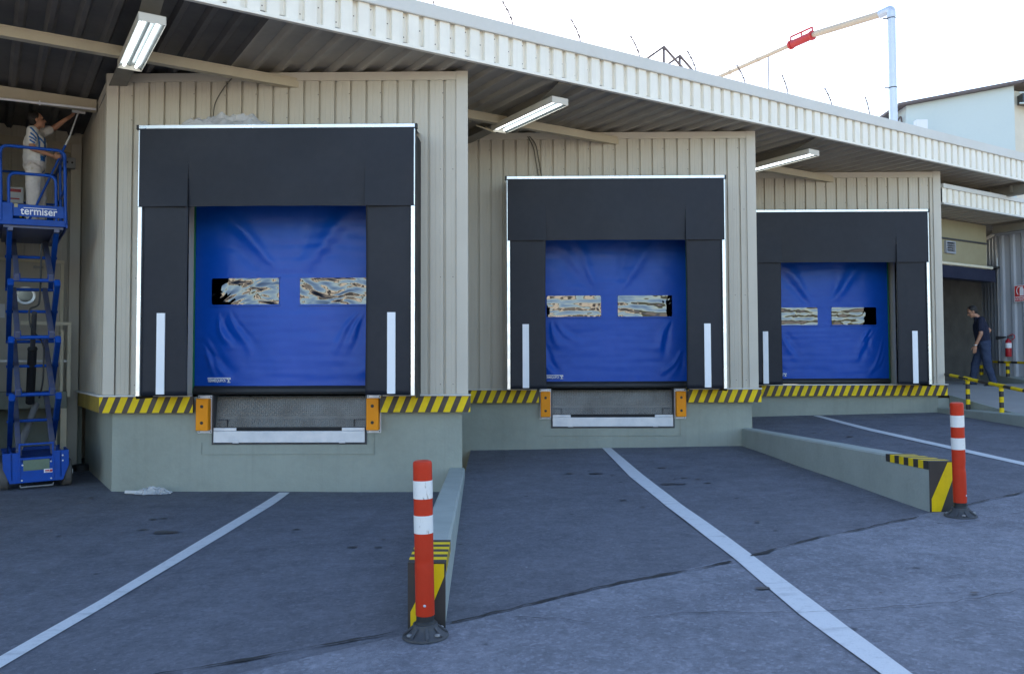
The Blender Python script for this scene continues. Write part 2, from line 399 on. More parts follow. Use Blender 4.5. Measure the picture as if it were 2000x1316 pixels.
def drape(name,left,right,label,dz=.006,sub=8):
    mb=MB(); rows=[]
    for k in range(len(left)-1):
        for j in range(sub+(1 if k==len(left)-2 else 0)):
            u=j/sub; a=V(*left[k]).lerp(V(*left[k+1]),u); b=V(*right[k]).lerp(V(*right[k+1]),u)
            rows.append([a.lerp(b,w) for w in (0,.33,.67,1)])
    vs=[]
    for r in rows:
        for q in r: vs.append((q.x,q.y,z_ground(q.x,q.y)+dz+.007*abs(noise.noise(V(q.x*.7,q.y*.7,3)))))
    fs=[]
    for i in range(len(rows)-1):
        for k in range(3): fs.append((i*4+k,i*4+k+1,(i+1)*4+k+1,(i+1)*4+k))
    mb.add(vs,fs); o=mb.build(name,M['line'],smooth=40); return tag(o,label,'road marking',kind='structure')
drape('road_marking',[(-3.09,10.84),(-3.058,9.974),(-3.024,8.112),(-2.973,6.032),(-2.98,4.863),(-2.98,2.5)],[(-2.954,10.84),(-2.905,9.97),(-2.873,8.101),(-2.858,6.02),(-2.858,4.667),(-2.858,2.5)],'white painted line running from the dock nearest the lift')
drape('road_marking',[(1.315,13.80),(1.355,10.614),(1.453,8.582),(1.558,6.815),(1.585,6.312),(1.627,5.041),(1.713,4.123),(1.79,3.0)],[(1.457,13.80),(1.535,10.759),(1.618,8.638),(1.719,6.972),(1.74,6.412),(1.799,5.189),(1.853,4.11),(1.93,3.0)],'white painted line running from the middle dock across the crack')
drape('road_marking',[(5.70,16.6),(5.70,14.0),(5.80,12.3),(5.86,11.43),(5.95,10.09),(6.1,7.5)],[(5.83,16.6),(5.86,14.2),(5.95,12.6),(6.01,11.6),(6.09,10.25),(6.25,7.6)],'white painted line running from the dock without leveler')

OIL=[(-3.93, 9.06, 0.028), (-3.85, 9.12, 0.024), (-3.51, 8.38, 0.08), (-3.79, 8.52, 0.026), (-3.84, 8.5, 0.015), (-2.23, 8.42, 0.026), (-2.22, 8.24, 0.014), (-1.49, 7.52, 0.029), (-1.26, 7.49, 0.023), (-1.27, 7.85, 0.017), (-4.5, 8.25, 0.018), (-5.3, 10.43, 0.027), (0.62, 10.97, 0.038), (0.95, 10.91, 0.062), (0.89, 11.15, 0.019), (1.16, 10.74, 0.023), (1.3, 11.53, 0.02), (1.87, 11.32, 0.039), (1.71, 9.93, 0.061), (1.86, 9.9, 0.039), (1.98, 10.37, 0.027), (2.13, 10.25, 0.027), (2.17, 9.92, 0.03), (1.86, 10.31, 0.022), (2.39, 11.27, 0.02), (1.07, 8.95, 0.027), (1.22, 8.54, 0.019), (2.91, 11.06, 0.019), (2.11, 7.63, 0.02), (5.11, 13.24, 0.046), (4.76, 13.82, 0.03), (1.57, 5.58, 0.032), (2.8, 5.31, 0.016), (2.25, 5.38, 0.009)]
def oil_stain(x,y,r,lab,sx=1.6,seed=0):
    mb=MB(); n=26; ring=[]
    for k in range(n):
        a=2*pi*k/n; q=r*(1+.45*noise.noise(V(cos(a)*1.3,sin(a)*1.3,seed*3.7))+.22*noise.noise(V(cos(a)*4,sin(a)*4,seed)))
        ring.append((x+q*cos(a)*sx,y+q*sin(a)))
    vs=[(px,py,z_ground(px,py)+.009+.007*abs(noise.noise(V(px*.7,py*.7,3)))) for px,py in ring]; vs.append((x,y,z_ground(x,y)+.009+.007*abs(noise.noise(V(x*.7,y*.7,3)))))
    mb.add(vs,[(k,(k+1)%n,n) for k in range(n)]); return tag(mb.build('oil_stain',M['oil']),lab,'oil stain',kind='structure')
def crack(pts,w,label,amp=.05,seed=1,dz=.010):
    P0=[V(*p) for p in pts]; rows=[]
    for k in range(len(P0)-1):
        n=max(3,int((P0[k+1]-P0[k]).length/.035))
        for j in range(n): rows.append(P0[k].lerp(P0[k+1],j/n))
    rows.append(P0[-1]); vs=[]; fs=[]
    for i,q in enumerate(rows):
        d=(rows[min(i+1,len(rows)-1)]-rows[max(i-1,0)]).normalized(); nn=V(-d.y,d.x)
        off=amp*noise.noise(V(i*.045,seed,0))+.35*amp*noise.noise(V(i*.31,seed,5)); ww=w*max(.12,.55+1.3*noise.noise(V(i*.12,seed,9))+.5*noise.noise(V(i*.7,seed,2)))
        for sgn in (-1,1):
            q2=q+nn*(off+sgn*ww*.5); vs.append((q2.x,q2.y,z_ground(q2.x,q2.y)+dz))
    for i in range(len(rows)-1): fs.append((2*i,2*i+1,2*i+3,2*i+2))
    mb=MB(); mb.add(vs,fs); return tag(mb.build('pavement_crack',M['crack']),label,'crack',kind='structure')
def cs(s,t): p=P(s,t,0); return (p.x,p.y)
crack([cs(.2,4.80),cs(.9,4.76),cs(1.46,4.70),cs(2.05,4.575)],.030,'dark crack in the asphalt ending at the first bollard',.05,1)
crack([cs(2.40,4.53),cs(3.23,4.548),cs(4.09,4.516),cs(4.68,4.47)],.040,'long dark crack between the two bollards',.05,2)
crack([cs(4.90,4.47),cs(5.77,4.541),cs(7.05,4.48)],.032,'dark crack continuing beyond the white line to the far bollard',.05,3)
crack([cs(7.55,4.48),cs(8.86,4.504),cs(10.5,4.50)],.034,'dark crack leading away behind the far bollard',.05,4)
crack([cs(3.3,3.9),cs(4.6,3.1),cs(6.2,2.6)],.010,'hairline crack crossing the open yard',.12,5)
crack([cs(2.75,4.38),cs(2.95,4.20),cs(3.05,4.0)],.010,'short hairline crack beside the first bollard',.06,6)
crack([cs(6.4,4.3),cs(7.3,4.05),cs(8.2,3.95)],.008,'hairline crack in front of the far bollard',.06,7)

for k,(x,y,r) in enumerate(OIL):
    oil_stain(x,y,r,'small dark oil spot on the asphalt apron',1.5,k)

# ------------------------------------------------------------------ sheet profiles
def sheet(mb,o,du,dv,nrm,W,Hh,prof,mat=0,u_off=0.0):
    """profiled metal sheet: o corner, du along the profile, dv along the ribs; prof=(period,[(u,depth)...])"""
    per,pts=prof; us=[]; k=math.floor(u_off/per)-1
    while True:
        for (u,d) in pts:
            x=k*per+u-u_off
            if 0<x<W: us.append((x,d))
        k+=1
        if k*per-u_off>W: break
    def dep(x):
        q=(x+u_off)%per
        for (a,da),(b,db) in zip(pts,pts[1:]+[(per+pts[0][0],pts[0][1])]):
            if a<=q<=b: return da+(db-da)*((q-a)/(b-a) if b>a else 0)
        return pts[0][1]
    us=[(0,dep(0))]+us+[(W,dep(W))]
    o=Vector(o); vs=[]
    for (x,d) in us:
        p=o+du*x-nrm*d; vs+= [p,p+dv*Hh]
    fs=[(2*i,2*i+2,2*i+3,2*i+1) for i in range(len(us)-1)]
    if du.cross(dv).dot(nrm)<0: fs=[f[::-1] for f in fs]
    mb.add(vs,fs,mat)
WALLP=(.203,[(0,0),(.058,0),(.061,.0025),(.066,.0025),(.069,0),(.118,0),(.121,.0025),(.126,.0025),(.129,0),(.168,0),(.172,.038),(.196,.038),(.2015,0)])
FASP=(.2125,[(0,0),(.137,0),(.145,.05),(.201,.05),(.2124,0)])
SOFP=(.295,[(0,0),(.05,0),(.085,.055),(.258,.055),(.294,0)])
GREYP=(.25,[(0,0),(.06,0),(.09,.035),(.21,.035),(.249,0)])
M['joint']=mat('dark_repair_joint',(.255,.265,.23),.8,0,.7,(.31,.33,.28),9)
M['old_yellow']=mat('dull_worn_yellow_board',(.30,.21,.03),.6,0,.6,(.12,.08,.03),3)
X_,Y_,Z_=V(1,0,0),V(0,1,0),V(0,0,1)

# ------------------------------------------------------------------ the three docks
ZL=1.305                                  # dock level
ZT=5.492                                  # soffit level = top of the dock fronts
BAYS=[ # shelter centre x, wall face y, wall left x, wall right x, ground z
 dict(xc=-2.995,y=10.86,xl=-5.385,xr=-.675,g=.0),
 dict(xc=1.495,y=13.74,xl=-2.45,xr=3.845,g=.25),
 dict(xc=6.075,y=16.68,xl=2.05,xr=8.305,g=.6)]
BAYLAB=['beige ribbed metal dock front on the tallest grey base, beside the scissor lift','middle beige ribbed metal dock front with two thin cables hanging down it','beige ribbed metal dock front with an unbroken striped board and no leveler']
def hazard_board(mb,x0,x1,y,z0,z1,th=.05,per=.160,yw=.088,slant=.085,ph=0.0):
    """slanted yellow bands (mat 0) on a dark board (mat 1); bands are strips 3 mm proud"""
    mb.box(x0,x1,y,y+th,z0,z1,1)
    k=math.floor((x0-slant-ph)/per)-1; 
    while k*per+ph<x1+per:
        a=k*per+ph; poly=[(a,z0),(a+yw,z0),(a+yw+slant,z1),(a+slant,z1)]
        # clip to x0..x1
        def clip(pl,xc,keep):
            out=[]
            for i in range(len(pl)):
                p,q=pl[i],pl[(i+1)%len(pl)]; pi_,qi=keep(p[0]),keep(q[0])
                if pi_: out.append(p)
                if pi_!=qi:
                    t=(xc-p[0])/(q[0]-p[0]); out.append((xc,p[1]+t*(q[1]-p[1])))
            return out
        poly=clip(poly,x0,lambda x:x>=x0)
        if poly: poly=clip(poly,x1,lambda x:x<=x1)
        if len(poly)>=3: mb.prism([V(px,y-.003,pz) for px,pz in poly],V(0,.0035,0),0)
        k+=1
def bay(i):
    b=BAYS[i]; t=thing('loading_dock',(b['xc'],b['y'],ZL),0,BAYLAB[i],'loading dock','dock fronts stepping along the warehouse')
    xl,xr=b['xl']-b['xc'],b['xr']-b['xc']; top=ZT-ZL; ox=1.30; oz=2.95
    w=MB(); cw=.15
    # profiled sheets round the door opening, behind flat trims
    sheet(w,V(xl+.03,0,0),X_,Z_,-Y_,-ox-xl-.03,top-.06,WALLP,0,u_off=.07)
    sheet(w,V(ox,0,0),X_,Z_,-Y_,xr-ox-.03,top-.06,WALLP,0,u_off=.07+ox-xl-.03)
    sheet(w,V(-ox,0,oz),X_,Z_,-Y_,2*ox,top-.06-oz,WALLP,0,u_off=.07-ox-xl-.03)
    # side walls run square to the building line
    d=4.2
    sheet(w,V(xl+.015,.01,0),e2,Z_,-e1,d,top,WALLP,0)
    sheet(w,V(xr-.015,.01,0),e2,Z_,e1,d,top,WALLP,0)
    for zz in (top-.30,2.0 if False else top-.62):                      # rusty sheet screws beside the ribs
        k=0; x=xl+.03+.203-.07+.155
        while x<xr-.2:
            if abs(x)<1.28 or k%2==0: w.box(x,x+.012,-.003,.001,zz+.01*((k*7)%3),zz+.012+.01*((k*7)%3),1)
            x+=.406; k+=1
    for x in (xl+.40,xl+.60,xr-.36,xr-.20): 
        for zz in (.12,1.5,2.9): w.box(x,x+.011,-.003,.001,zz,zz+.011,1)
    w.build('wall_panel',[M['panel'],M['rust']],t)
    c=MB(); 
    for x in ((xl,xl+cw) if i==0 else None,(xr-cw,xr)):
        if x: c.box(x[0],x[1],-.022,.012,0,top)
    c.prism([V(xr,-.022,0),V(xr,.012,0),V(xr-.539*.12,.012+.842*.12,0),V(xr-.539*.12-.02,.012+.842*.12,0)],V(0,0,top))
    if i==0: c.prism([V(xl-.012,-.018,0),V(xl,.012,0),V(xl-.539*.10,.012+.842*.10,0),V(xl-.539*.10-.012,.842*.10,0)],V(0,0,top))
    c.build_each('corner_trim',M['panel_trim'],t,bevel=.004)
    tr=MB(); tr.box((xl+cw if i==0 else xl+.02),xr-cw,-.018,.01,top-.115,top-.004); tr.build('top_trim',M['panel_trim'],t,bevel=.004)
    dr=MB(); dr.box(xl-.03,-1.235,-.085,.0,-.022,-.001); dr.box(1.235,xr+.035,-.085,.0,-.022,-.001)
    if i==2: dr.box(-1.235,1.235,-.085,.0,-.022,-.001)
    dr.prism([V(xl-.03,-.085,-.022),V(xl+.05,0,-.022),V(xl+.05-.539*3.2,.842*3.2,-.022),V(xl-.03-.539*3.2,-.085+.842*3.2,-.022)],V(0,0,.021))
    dr.build_each('drip_flashing',M['coping'],t)
    # door opening lining
    j=MB(); 
    for sx in (-1,1): j.box(sx*ox,sx*(ox+.03),.0,.40,-.0,oz)
    j.box(-ox,ox,.0,.40,oz,oz+.03); j.build('door_lining',M['panel_trim'],t)
    # masonry base, set back under the boards
    g=b['g']-ZL-.5; bx0,bx1=xl+.085,xr-.085; by=.09; bz=-.03
    bm=MB()
    def basewall(x0,x1,z0,z1):
        nx=max(2,int((x1-x0)/.12)); nz=max(2,int((z1-z0)/.12))
        bm.grid(lambda u,v:(x0+(x1-x0)*u,by+.006*noise.noise(V(x0+(x1-x0)*u,1.7*(z0+(z1-z0)*v),i*3.1)),z0+(z1-z0)*v),nx,nz)
    lx=1.005 if i<2 else 0; lz=-.645
    if i<2:
        basewall(bx0,-lx,g,bz); basewall(lx,bx1,g,bz); basewall(-lx,lx,g,lz)
    else: basewall(bx0,bx1,g,bz)
    bm.quad(V(bx0,by,g),V(bx0,by,bz),V(bx0,by,bz)+e2*3.4,V(bx0,by,g)+e2*3.4)
    bm.quad(V(bx1,by,g),V(bx1,by,bz),V(bx1,by,bz)+e2*3.4,V(bx1,by,g)+e2*3.4)
    bm.quad(V(bx0,by,bz),V(bx1,by,bz),V(bx1,by,bz)+e2*3.4,V(bx0,by,bz)+e2*3.4)
    bw=bm.build('base_wall',M['base'],t,smooth=30)
    if i<2:
        jn=MB(); jn.box(-1.14,1.10,by-.0085,by+.004,-.775,-.770); jn.box(1.096,1.10,by-.0085,by+.004,-.7695,-.50)
        if i==0: jn.box(-1.14,-1.136,by-.0085,by+.004,-.7695,-.62)
        jn.build_each('repair_joint',M['joint'],bw)
    # striped boards
    if i<2:
        for (x0,x1,ph) in ((xl-.02 if i==0 else xl+.3,-1.205,.03),(1.20,xr+.03,.08)):
            h=MB(); hazard_board(h,x0,x1,-.055,-.228,-.024,ph=ph); 
            if i==0 and x0<0: h.prism([V(x0,-.055,-.228),V(x0+.04,-.005,-.228),V(x0+.04-.539*2.9,-.005+.842*2.9,-.228),V(x0-.539*2.9,-.055+.842*2.9,-.228)],V(0,0,.204),2)
            h.build('hazard_board',[M['yellow'],M['brown'],M['old_yellow']],t)
    else:
        h=MB(); hazard_board(h,xl+.3,xr+.03,-.055,-.228,-.024,ph=.05,per=.165); h.build('hazard_board',[M['yellow'],M['brown']],t)
    # the blue roll-up curtain door
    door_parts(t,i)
    return t

def door_parts(t,i):
    yd=.20; x0,x1=-1.285,1.235; z0,z1=.10,2.95
    rnd=random.Random(40+i)
    # folds radiate from the windows' inner corners to the upper and lower corners
    folds=[]
    for k in range(5):
        sx=-1 if k%2 else 1
        folds.append(((-.04+sx*(.12+.10*rnd.random()),1.62+.08*rnd.random()),(-.03+sx*(.62+.42*rnd.random()),2.35+.35*rnd.random()),.08+.06*rnd.random(),.011+.008*rnd.random()))
    for k in range(6):
        sx=-1 if k%2 else 1
        folds.append(((sx*(1.02-.2*rnd.random()),1.02+.10*rnd.random()),(sx*(.45+.45*rnd.random()),.35+.3*rnd.random()),.04+.04*rnd.random(),.008+.008*rnd.random()))
    for k in range(5):
        sx=-1 if k<3 else 1
        folds.append(((-.02+sx*(1.2),.45+.5*rnd.random()),(-.02+sx*(.75+.2*rnd.random()),.12+.12*rnd.random()),.03+.03*rnd.random(),.008+.008*rnd.random()))
    def disp(x,z):
        d=0
        for (a,b,w,am) in folds:
            ax,az=a; bx,bz=b; L=math.hypot(bx-ax,bz-az); ux,uz=(bx-ax)/L,(bz-az)/L
            s=((x-ax)*ux+(z-az)*uz)/L; q=-(x-ax)*uz+(z-az)*ux
            env=max(0,1-abs(2*s-1)**2.2) if 0<s<1 else 0
            q+=.03*sin(s*5+ax*7); ww=w*(.45+.9*s)
            d-=am*env*math.exp(-(q/ww)**2)
            d+=am*.7*env*math.exp(-((q-1.7*ww)/ww)**2)
        d+=.010*noise.noise(V(x*1.3,z*1.1,i*7))+.0035*noise.noise(V(x*1.5,z*13,i*7+3))*(1 if z<2.3 else .4)+.0025*noise.noise(V(x*7,z*7,i*7+5))
        return d
    bowl=lambda x,z: .03*sin(pi*(x-x0)/(x1-x0))
    W=[(-1.06,-.17),(.105,1.0)]; wz0,wz1=1.165,1.525
    mb=MB(); mb.grid(lambda u,v:(x0+(x1-x0)*u,yd-bowl(x0+(x1-x0)*u,0)+disp(x0+(x1-x0)*u,z0+(z1-z0)*v),z0+(z1-z0)*v),150,150)
    d=tag(mb.build('door_curtain',M['blue_door'],t,smooth=80),None)
    for wi,(a,b) in enumerate(W):
        w=MB(); r=.035
        def ypos(x,z): return yd-bowl(x,z)+disp(x,z)
        def fn(u,v,a=a,b=b):
            x=a+(b-a)*u; z=wz0+(wz1-wz0)*v
            du=min(u,1-u)*(b-a); dv=min(v,1-v)*(wz1-wz0)
            if du<r and dv<r:                        # rounded corners
                k=math.hypot(r-du,r-dv)
                if k>r:
                    f=r/k; x=(a+r-(r-du)*f) if u<.5 else (b-r+(r-du)*f); z=(wz0+r-(r-dv)*f) if v<.5 else (wz1-r+(r-dv)*f)
            ed=min(1,min(du,dv)/.07)
            am=(1,.45,.35)[i]; buckle=.011*am*ed*noise.noise(V(x*2.6+wi*9+z*2.5,z*3.0,i*5+1))+.0035*am*ed*noise.noise(V(x*5,z*9+wi*4,i*3))
            return (x,ypos(x,z)-.014+buckle,z)
        w.grid(fn,70,32); win=w.build('window',M['window'] if i==0 else M['window_flat'],d,smooth=80)
        fr=MB(); 
        for (p,q) in (((a-.012,wz0-.012),(b+.012,wz0+.006)),((a-.012,wz1-.006),(b+.012,wz1+.012))):
            n=20; 
            for k in range(n):
                xa=lerp(p[0],q[0],k/n); xb=lerp(p[0],q[0],(k+1)/n); ya=ypos(xa,p[1]); yb=ypos(xb,p[1])
                fr.prism([V(xa,ya-.020,p[1]),V(xb,yb-.020,p[1]),V(xb,yb-.020,q[1]),V(xa,ya-.020,q[1])],V(0,.016,0))
        fr.build_each('window_weld',M['blue_door'],d,weld=1e-4)
    s=MB(); n=24
    prof=[(-.045,.0),(-.06,.03),(-.05,.07),(-.02,.105),(.01,.112),(.02,.0)]
    for k in range(len(prof)-1):
        p,q=prof[k],prof[k+1]
        for j in range(n):
            xa=lerp(x0,x1,j/n); xb=lerp(x0,x1,(j+1)/n)
            f=lambda x:-bowl(x,0)
            s.quad(V(xa,yd+f(xa)+p[0],p[1]),V(xa,yd+f(xa)+q[0],q[1]),V(xb,yd+f(xb)+q[0],q[1]),V(xb,yd+f(xb)+p[0],p[1]))
    s.build('bottom_seal',M['rubber'],d,smooth=50)
    g=MB(); g.box(x0-.015,x0,yd-.03,yd+.01,.0,z1); g.box(x1,x1+.015,yd-.03,yd+.01,.0,z1); g.build_each('guide_seal',M['green'],t)
    bk=MB(); bk.box(-1.30,1.30,.39,.41,0,2.95); bk.build('interior_shade',M['dark'],t)  # black sheet in place of the shade behind the curtain
    # maker's lettering
    yt=yd-bowl(-1.0,.2)-.022
    L=fit_text('TERMIEQUIPOS',-1.10,-.865,.152,.200,yt,offset=.012,th=.004)
    L.box(-1.10,-.80,yt-.004,yt,.207,.217); L.box(-.845,-.80,yt-.004,yt,.152,.160) ; L.box(-.832,-.815,yt-.004,yt,.150,.207); L.box(-.850,-.797,yt-.004,yt,.190,.2069)
    L.build('lettering',M['white_paint'],d)

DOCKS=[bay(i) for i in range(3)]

# ------------------------------------------------------------------ dock shelters
SHLAB=['black fabric dock shelter with crumpled plastic film lying on top','black fabric dock shelter of the middle dock','black fabric dock shelter of the dock without leveler']
def shelter():
    t=thing('dock_shelter',(0,0,0),0,SHLAB[0],'dock shelter','dock shelters round the blue doors')
    hw=1.705; yf=-.575; zt=3.335; zs=2.325
    # head curtain with two slits, slightly bellied
    hc=MB(); th=.004
    def head(xa,xb,na,bel,lift):
        def fn(u,v):
            x=lerp(xa,xb,u); z=lerp(zs,zt-.045,v)
            b=bel*sin(pi*u)*(1-v)**1.3 - .012*(1-v) + lift(u,v)
            return (x,yf-.006-b+.006*noise.noise(V(x*1.4,z*1.6,2))+.003*noise.noise(V(x*4,z*4,2)),z+ (0 if v>0 else .006*noise.noise(V(x*2,0,1))))
        hc.grid(fn,na,26)
    cut=lambda v: max(0,1-v/.56)
    head(-hw+.005,-1.09,14,.0,lambda u,v:.028*cut(v)*u)
    head(-1.09,1.09,44,.022,lambda u,v:-.016*cut(v)*(abs(2*u-1))**6)
    head(1.09,hw-.005,14,.0,lambda u,v:.028*cut(v)*(1-u))
    hc.build('head_curtain',M['vinyl'],t,smooth=60,weld=2e-4)
    for s in (-1,1):
        sc=MB()
        def fn(u,v,s=s):
            x=s*lerp(1.665,1.09+.0,u); z=lerp(.004,zs+.35,v)
            return (x+s*(.012*sin(v*3.1)*u),yf+.03+.02*u*(1-v)-.010*noise.noise(V(x*2,z*1.1,4))*u,z)
        sc.grid(fn,14,40); c=sc.build('side_curtain',M['vinyl'],t,smooth=60,solid=.004)
        ms=MB(); ms.box(s*1.365,s*1.465,yf+.014,yf+.030,.022,1.015); ms.build('marker_strip',M['white_strip'],c)
        al=MB(); al.box(s*hw,s*(hw-.048),yf-.006,yf+.05,.0,zs-.004); al.box(s*(hw+.001),s*(hw-.012),yf-.012,yf+.02,zs,zt-.06); al.build('edge_profile',M['alu'],t,bevel=.003)
        rt=MB()
        def fr(u,v,s=s):
            y=lerp(yf+.02,-.005,u); z=lerp(-.035,zt-.03,v); sag=.05*sin(pi*u)*(.35+.65*v)+.02*noise.noise(V(y*6,z*2.2,s*4))*(1 if 0<u<1 else 0)+.014*sin(z*9+y*7)*sin(pi*u)
            return (s*(hw+.006+.0*u+ (-sag*.3 if u<1 else 0)),y,z-(.05*u if v>.97 else 0))
        rt.grid(fr,14,60); rt.build('side_return',M['vinyl_dark'],t,smooth=60)
    tp=MB(); tp.box(-hw,hw,yf-.012,yf+.05,zt-.045,zt); tp.build('top_profile',M['alu'],t,bevel=.004)
    ec=MB()
    for s in (-1,1): ec.box(s*hw,s*(hw+.028),yf-.014,yf+.06,zt-.055,zt+.002)
    ec.build_each('end_cap',M['rubber'],t)
    rf=MB(); rf.grid(lambda u,v:(lerp(-hw,hw,u),lerp(yf+.05,-.005,v),zt-.012+.05*v-.03*sin(pi*v)+.01*noise.noise(V(u*9,v*3,1))),24,10); rf.build('roof_sheet',M['vinyl_dark'],t,smooth=60)
    # floor-level sill strips on the ledge
    sl=MB(); sl.box(-hw-.0,-1.22,-.16,-.02,-.0005,.012); sl.box(1.22,hw,-.16,-.02,-.0005,.012); sl.build_each('sill_strip',M['steel_grey'],t)
    return t
sh=shelter(); SH=[sh,copy_tree(sh),copy_tree(sh)]
for k,(o,b) in enumerate(zip(SH,BAYS)):
    o.location=(b['xc'],b['y'],ZL); o['label']=SHLAB[k]

# ------------------------------------------------------------------ dock levelers and bumpers
def leveler():
    t=thing('dock_leveler',(0,0,0),0,'x','dock leveler','dock levelers in the first two docks')
    fr=MB(); w=1.005
    for s in (-1,1): fr.box(s*w,s*(w-.018),.075,.55,-.648,-.01)
    fr.box(-w+.018,w-.018,.08,.55,-.648,-.63); fr.build('pit_frame',M['dark_grey'],t)
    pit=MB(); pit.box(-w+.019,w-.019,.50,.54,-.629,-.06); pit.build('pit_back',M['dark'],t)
    # sloping tread plate in two flats, with raised lozenges
    A=(.215,-.03); B=(.165,-.315); C=(.135,-.455); hw=.984
    pl=MB()
    def seg(p,q):
        d=V(0,q[0]-p[0],q[1]-p[1]); L=d.length; d.normalize(); nn=V(0,d.z,-d.y); nn=nn if nn.y<0 else -nn
        pl.obox(V(-hw,p[0],p[1])-nn*.012,V(2*hw,0,0),d*L,nn*.012)
        a=.0; r=0
        while a<L-.03:
            k=0; x=-hw+.03
            while x<hw-.03:
                c=V(x,p[0],p[1])+d*(a+.016)+nn*.0005; sg=1 if (k+r)%2 else -1
                ax=(V(1,0,0)+d*sg).normalized()*.014; bx=(V(1,0,0)-d*sg).normalized()*.0045
                pl.add([c-ax,c-bx,c+ax,c+bx,c+nn*.0045-ax*.45,c+nn*.0045+ax*.45],[(0,1,4),(1,2,5),(1,5,4),(2,3,5),(3,0,4),(3,4,5)],1)
                x+=.028; k+=1
            a+=.026; r+=1
    seg(A,B); seg(B,C); pl.build('tread_plate',[M['tread'],M['tread_top']],t)
    hg=MB()
    for s in (-1,1):
        hg.box(s*.97,s*.83,.168,.19,-.345,-.325); hg.tube([V(s*.83,.17,-.335),V(s*.97,.17,-.335)],.012); hg.box(s*.828,s*.824,.125,.165,-.45,-.33)
    hg.build_each('hinge',M['dark_grey'],t)
    lp=MB(); lp.box(-.98,.98,.062,.085,-.622,-.472); lp.box(-.98,-.683,.062,.085,-.471,-.430); lp.box(.683,.98,.062,.085,-.471,-.430)
    l=lp.build('lip',M['gal'],t,bevel=.005)
    tb=MB()
    for s in (-1,1): tb.box(s*.73,s*.65,.056,.0615,-.628,-.59)
    tb.build_each('lip_stop',M['gal'],l,bevel=.006)
    sh_=MB(); sh_.box(-.98,.98,.10,.125,-.60,-.425); sh_.build('gap_shade',M['dark'],t)  # dark bar painting in the shade between plate and lip
    return t
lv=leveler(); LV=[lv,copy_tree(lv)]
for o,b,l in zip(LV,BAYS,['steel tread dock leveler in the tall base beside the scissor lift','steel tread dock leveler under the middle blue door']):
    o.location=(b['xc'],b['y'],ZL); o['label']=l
def bumper():
    t=thing('dock_bumper',(0,0,0),0,'x','dock bumper','orange dock bumpers beside the levelers')
    bp=MB(); bp.box(-.095,.095,-.012,.0,-.245,.245); p=bp.build('back_plate',M['gal'],t,bevel=.004)
    sc=MB()
    for x in (-.075,.075):
        for z in (-.225,.225): sc.lathe([(.008,0),(.008,-.006),(.004,-.008)],(x,-.0125,z),8,0,'y')
    sc.build_each('anchor_screw',M['dark_grey'],p)
    pd=MB(); pd.box(-.08,.08,-.13,-.0125,-.205,.205); q=pd.build('rubber_pad',M['orange'],t,bevel=.012)
    for z in (-.105,.105):
        h=MB(); h.lathe([(.021,0),(.021,-.002),(.012,-.003)],(0,-.1305,z),16,0,'y'); h.build('bolt_hole',M['rubber'],q)
    return t
bm=bumper(); n=0
for bi in (0,1):
    for s in (-1,1):
        o=bm if n==0 else copy_tree(bm); n+=1; b=BAYS[bi]
        o.location=(b['xc']+s*1.095,b['y']+.088,ZL-.255)
        o['label']=['orange rubber bumper at the lift side of the first leveler','orange rubber bumper between first leveler and the first kerb wall','orange rubber bumper of the middle leveler, on the side of the first dock','orange rubber bumper of the middle leveler, on the side of the dock without leveler'][n-1]

# ------------------------------------------------------------------ canopy
TF=9.157
can=thing('canopy',P(5,TF,ZT),0,'long cream profiled-metal canopy over the three docks','canopy')
def in_can(mb): 
    L=can.location
    mb.v=[(p[0]-L.x,p[1]-L.y,p[2]-L.z) for p in mb.v]; return mb
S0,S1=-8.0,18.55; TB=17.0; ZC=6.08
SJ=2.62
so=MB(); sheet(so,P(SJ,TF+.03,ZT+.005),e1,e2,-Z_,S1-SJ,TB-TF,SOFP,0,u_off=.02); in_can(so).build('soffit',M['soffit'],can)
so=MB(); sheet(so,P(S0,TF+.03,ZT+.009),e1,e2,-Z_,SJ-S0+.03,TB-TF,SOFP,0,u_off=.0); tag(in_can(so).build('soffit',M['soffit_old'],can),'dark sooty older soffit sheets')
fa=MB(); sheet(fa,P(S0,TF,ZT+.03),e1,Z_,-e2,S1-S0,.40,FASP,0,u_off=.05); 
k=0; x=S0+.17-.05
while x<S1-.2:
    for zz in ((ZT+.36,ZT+.12) if k%2 else (ZT+.24,)): fa.obox(P(x-.006,TF+.046,zz),e1*.012,e2*.006,UP*.012,1)
    x+=.2125; k+=1
in_can(fa).build('fascia',[M['fascia'],M['rust']],can)
cp=MB(); cp.obox(P(S0,TF-.028,ZC-.165),e1*(S1-S0),e2*.26,Z_*.165)
cp.obox(P(S0,TF-.034,ZC-.178),e1*(S1-S0),e2*.03,Z_*.0125); in_can(cp).build('coping',M['coping'],can,bevel=.006)
bt=MB(); bt.obox(P(S0,TF-.03,ZT-.012),e1*(S1-S0),e2*.06,Z_*.04); in_can(bt).build('bottom_trim',M['fascia'],can,bevel=.004)
rf=MB(); rf.obox(P(S0,TF+.06,ZT+.25),e1*(S1-S0),e2*(TB-TF),Z_*.2); in_can(rf).build('roof',M['steel_grey'],can)
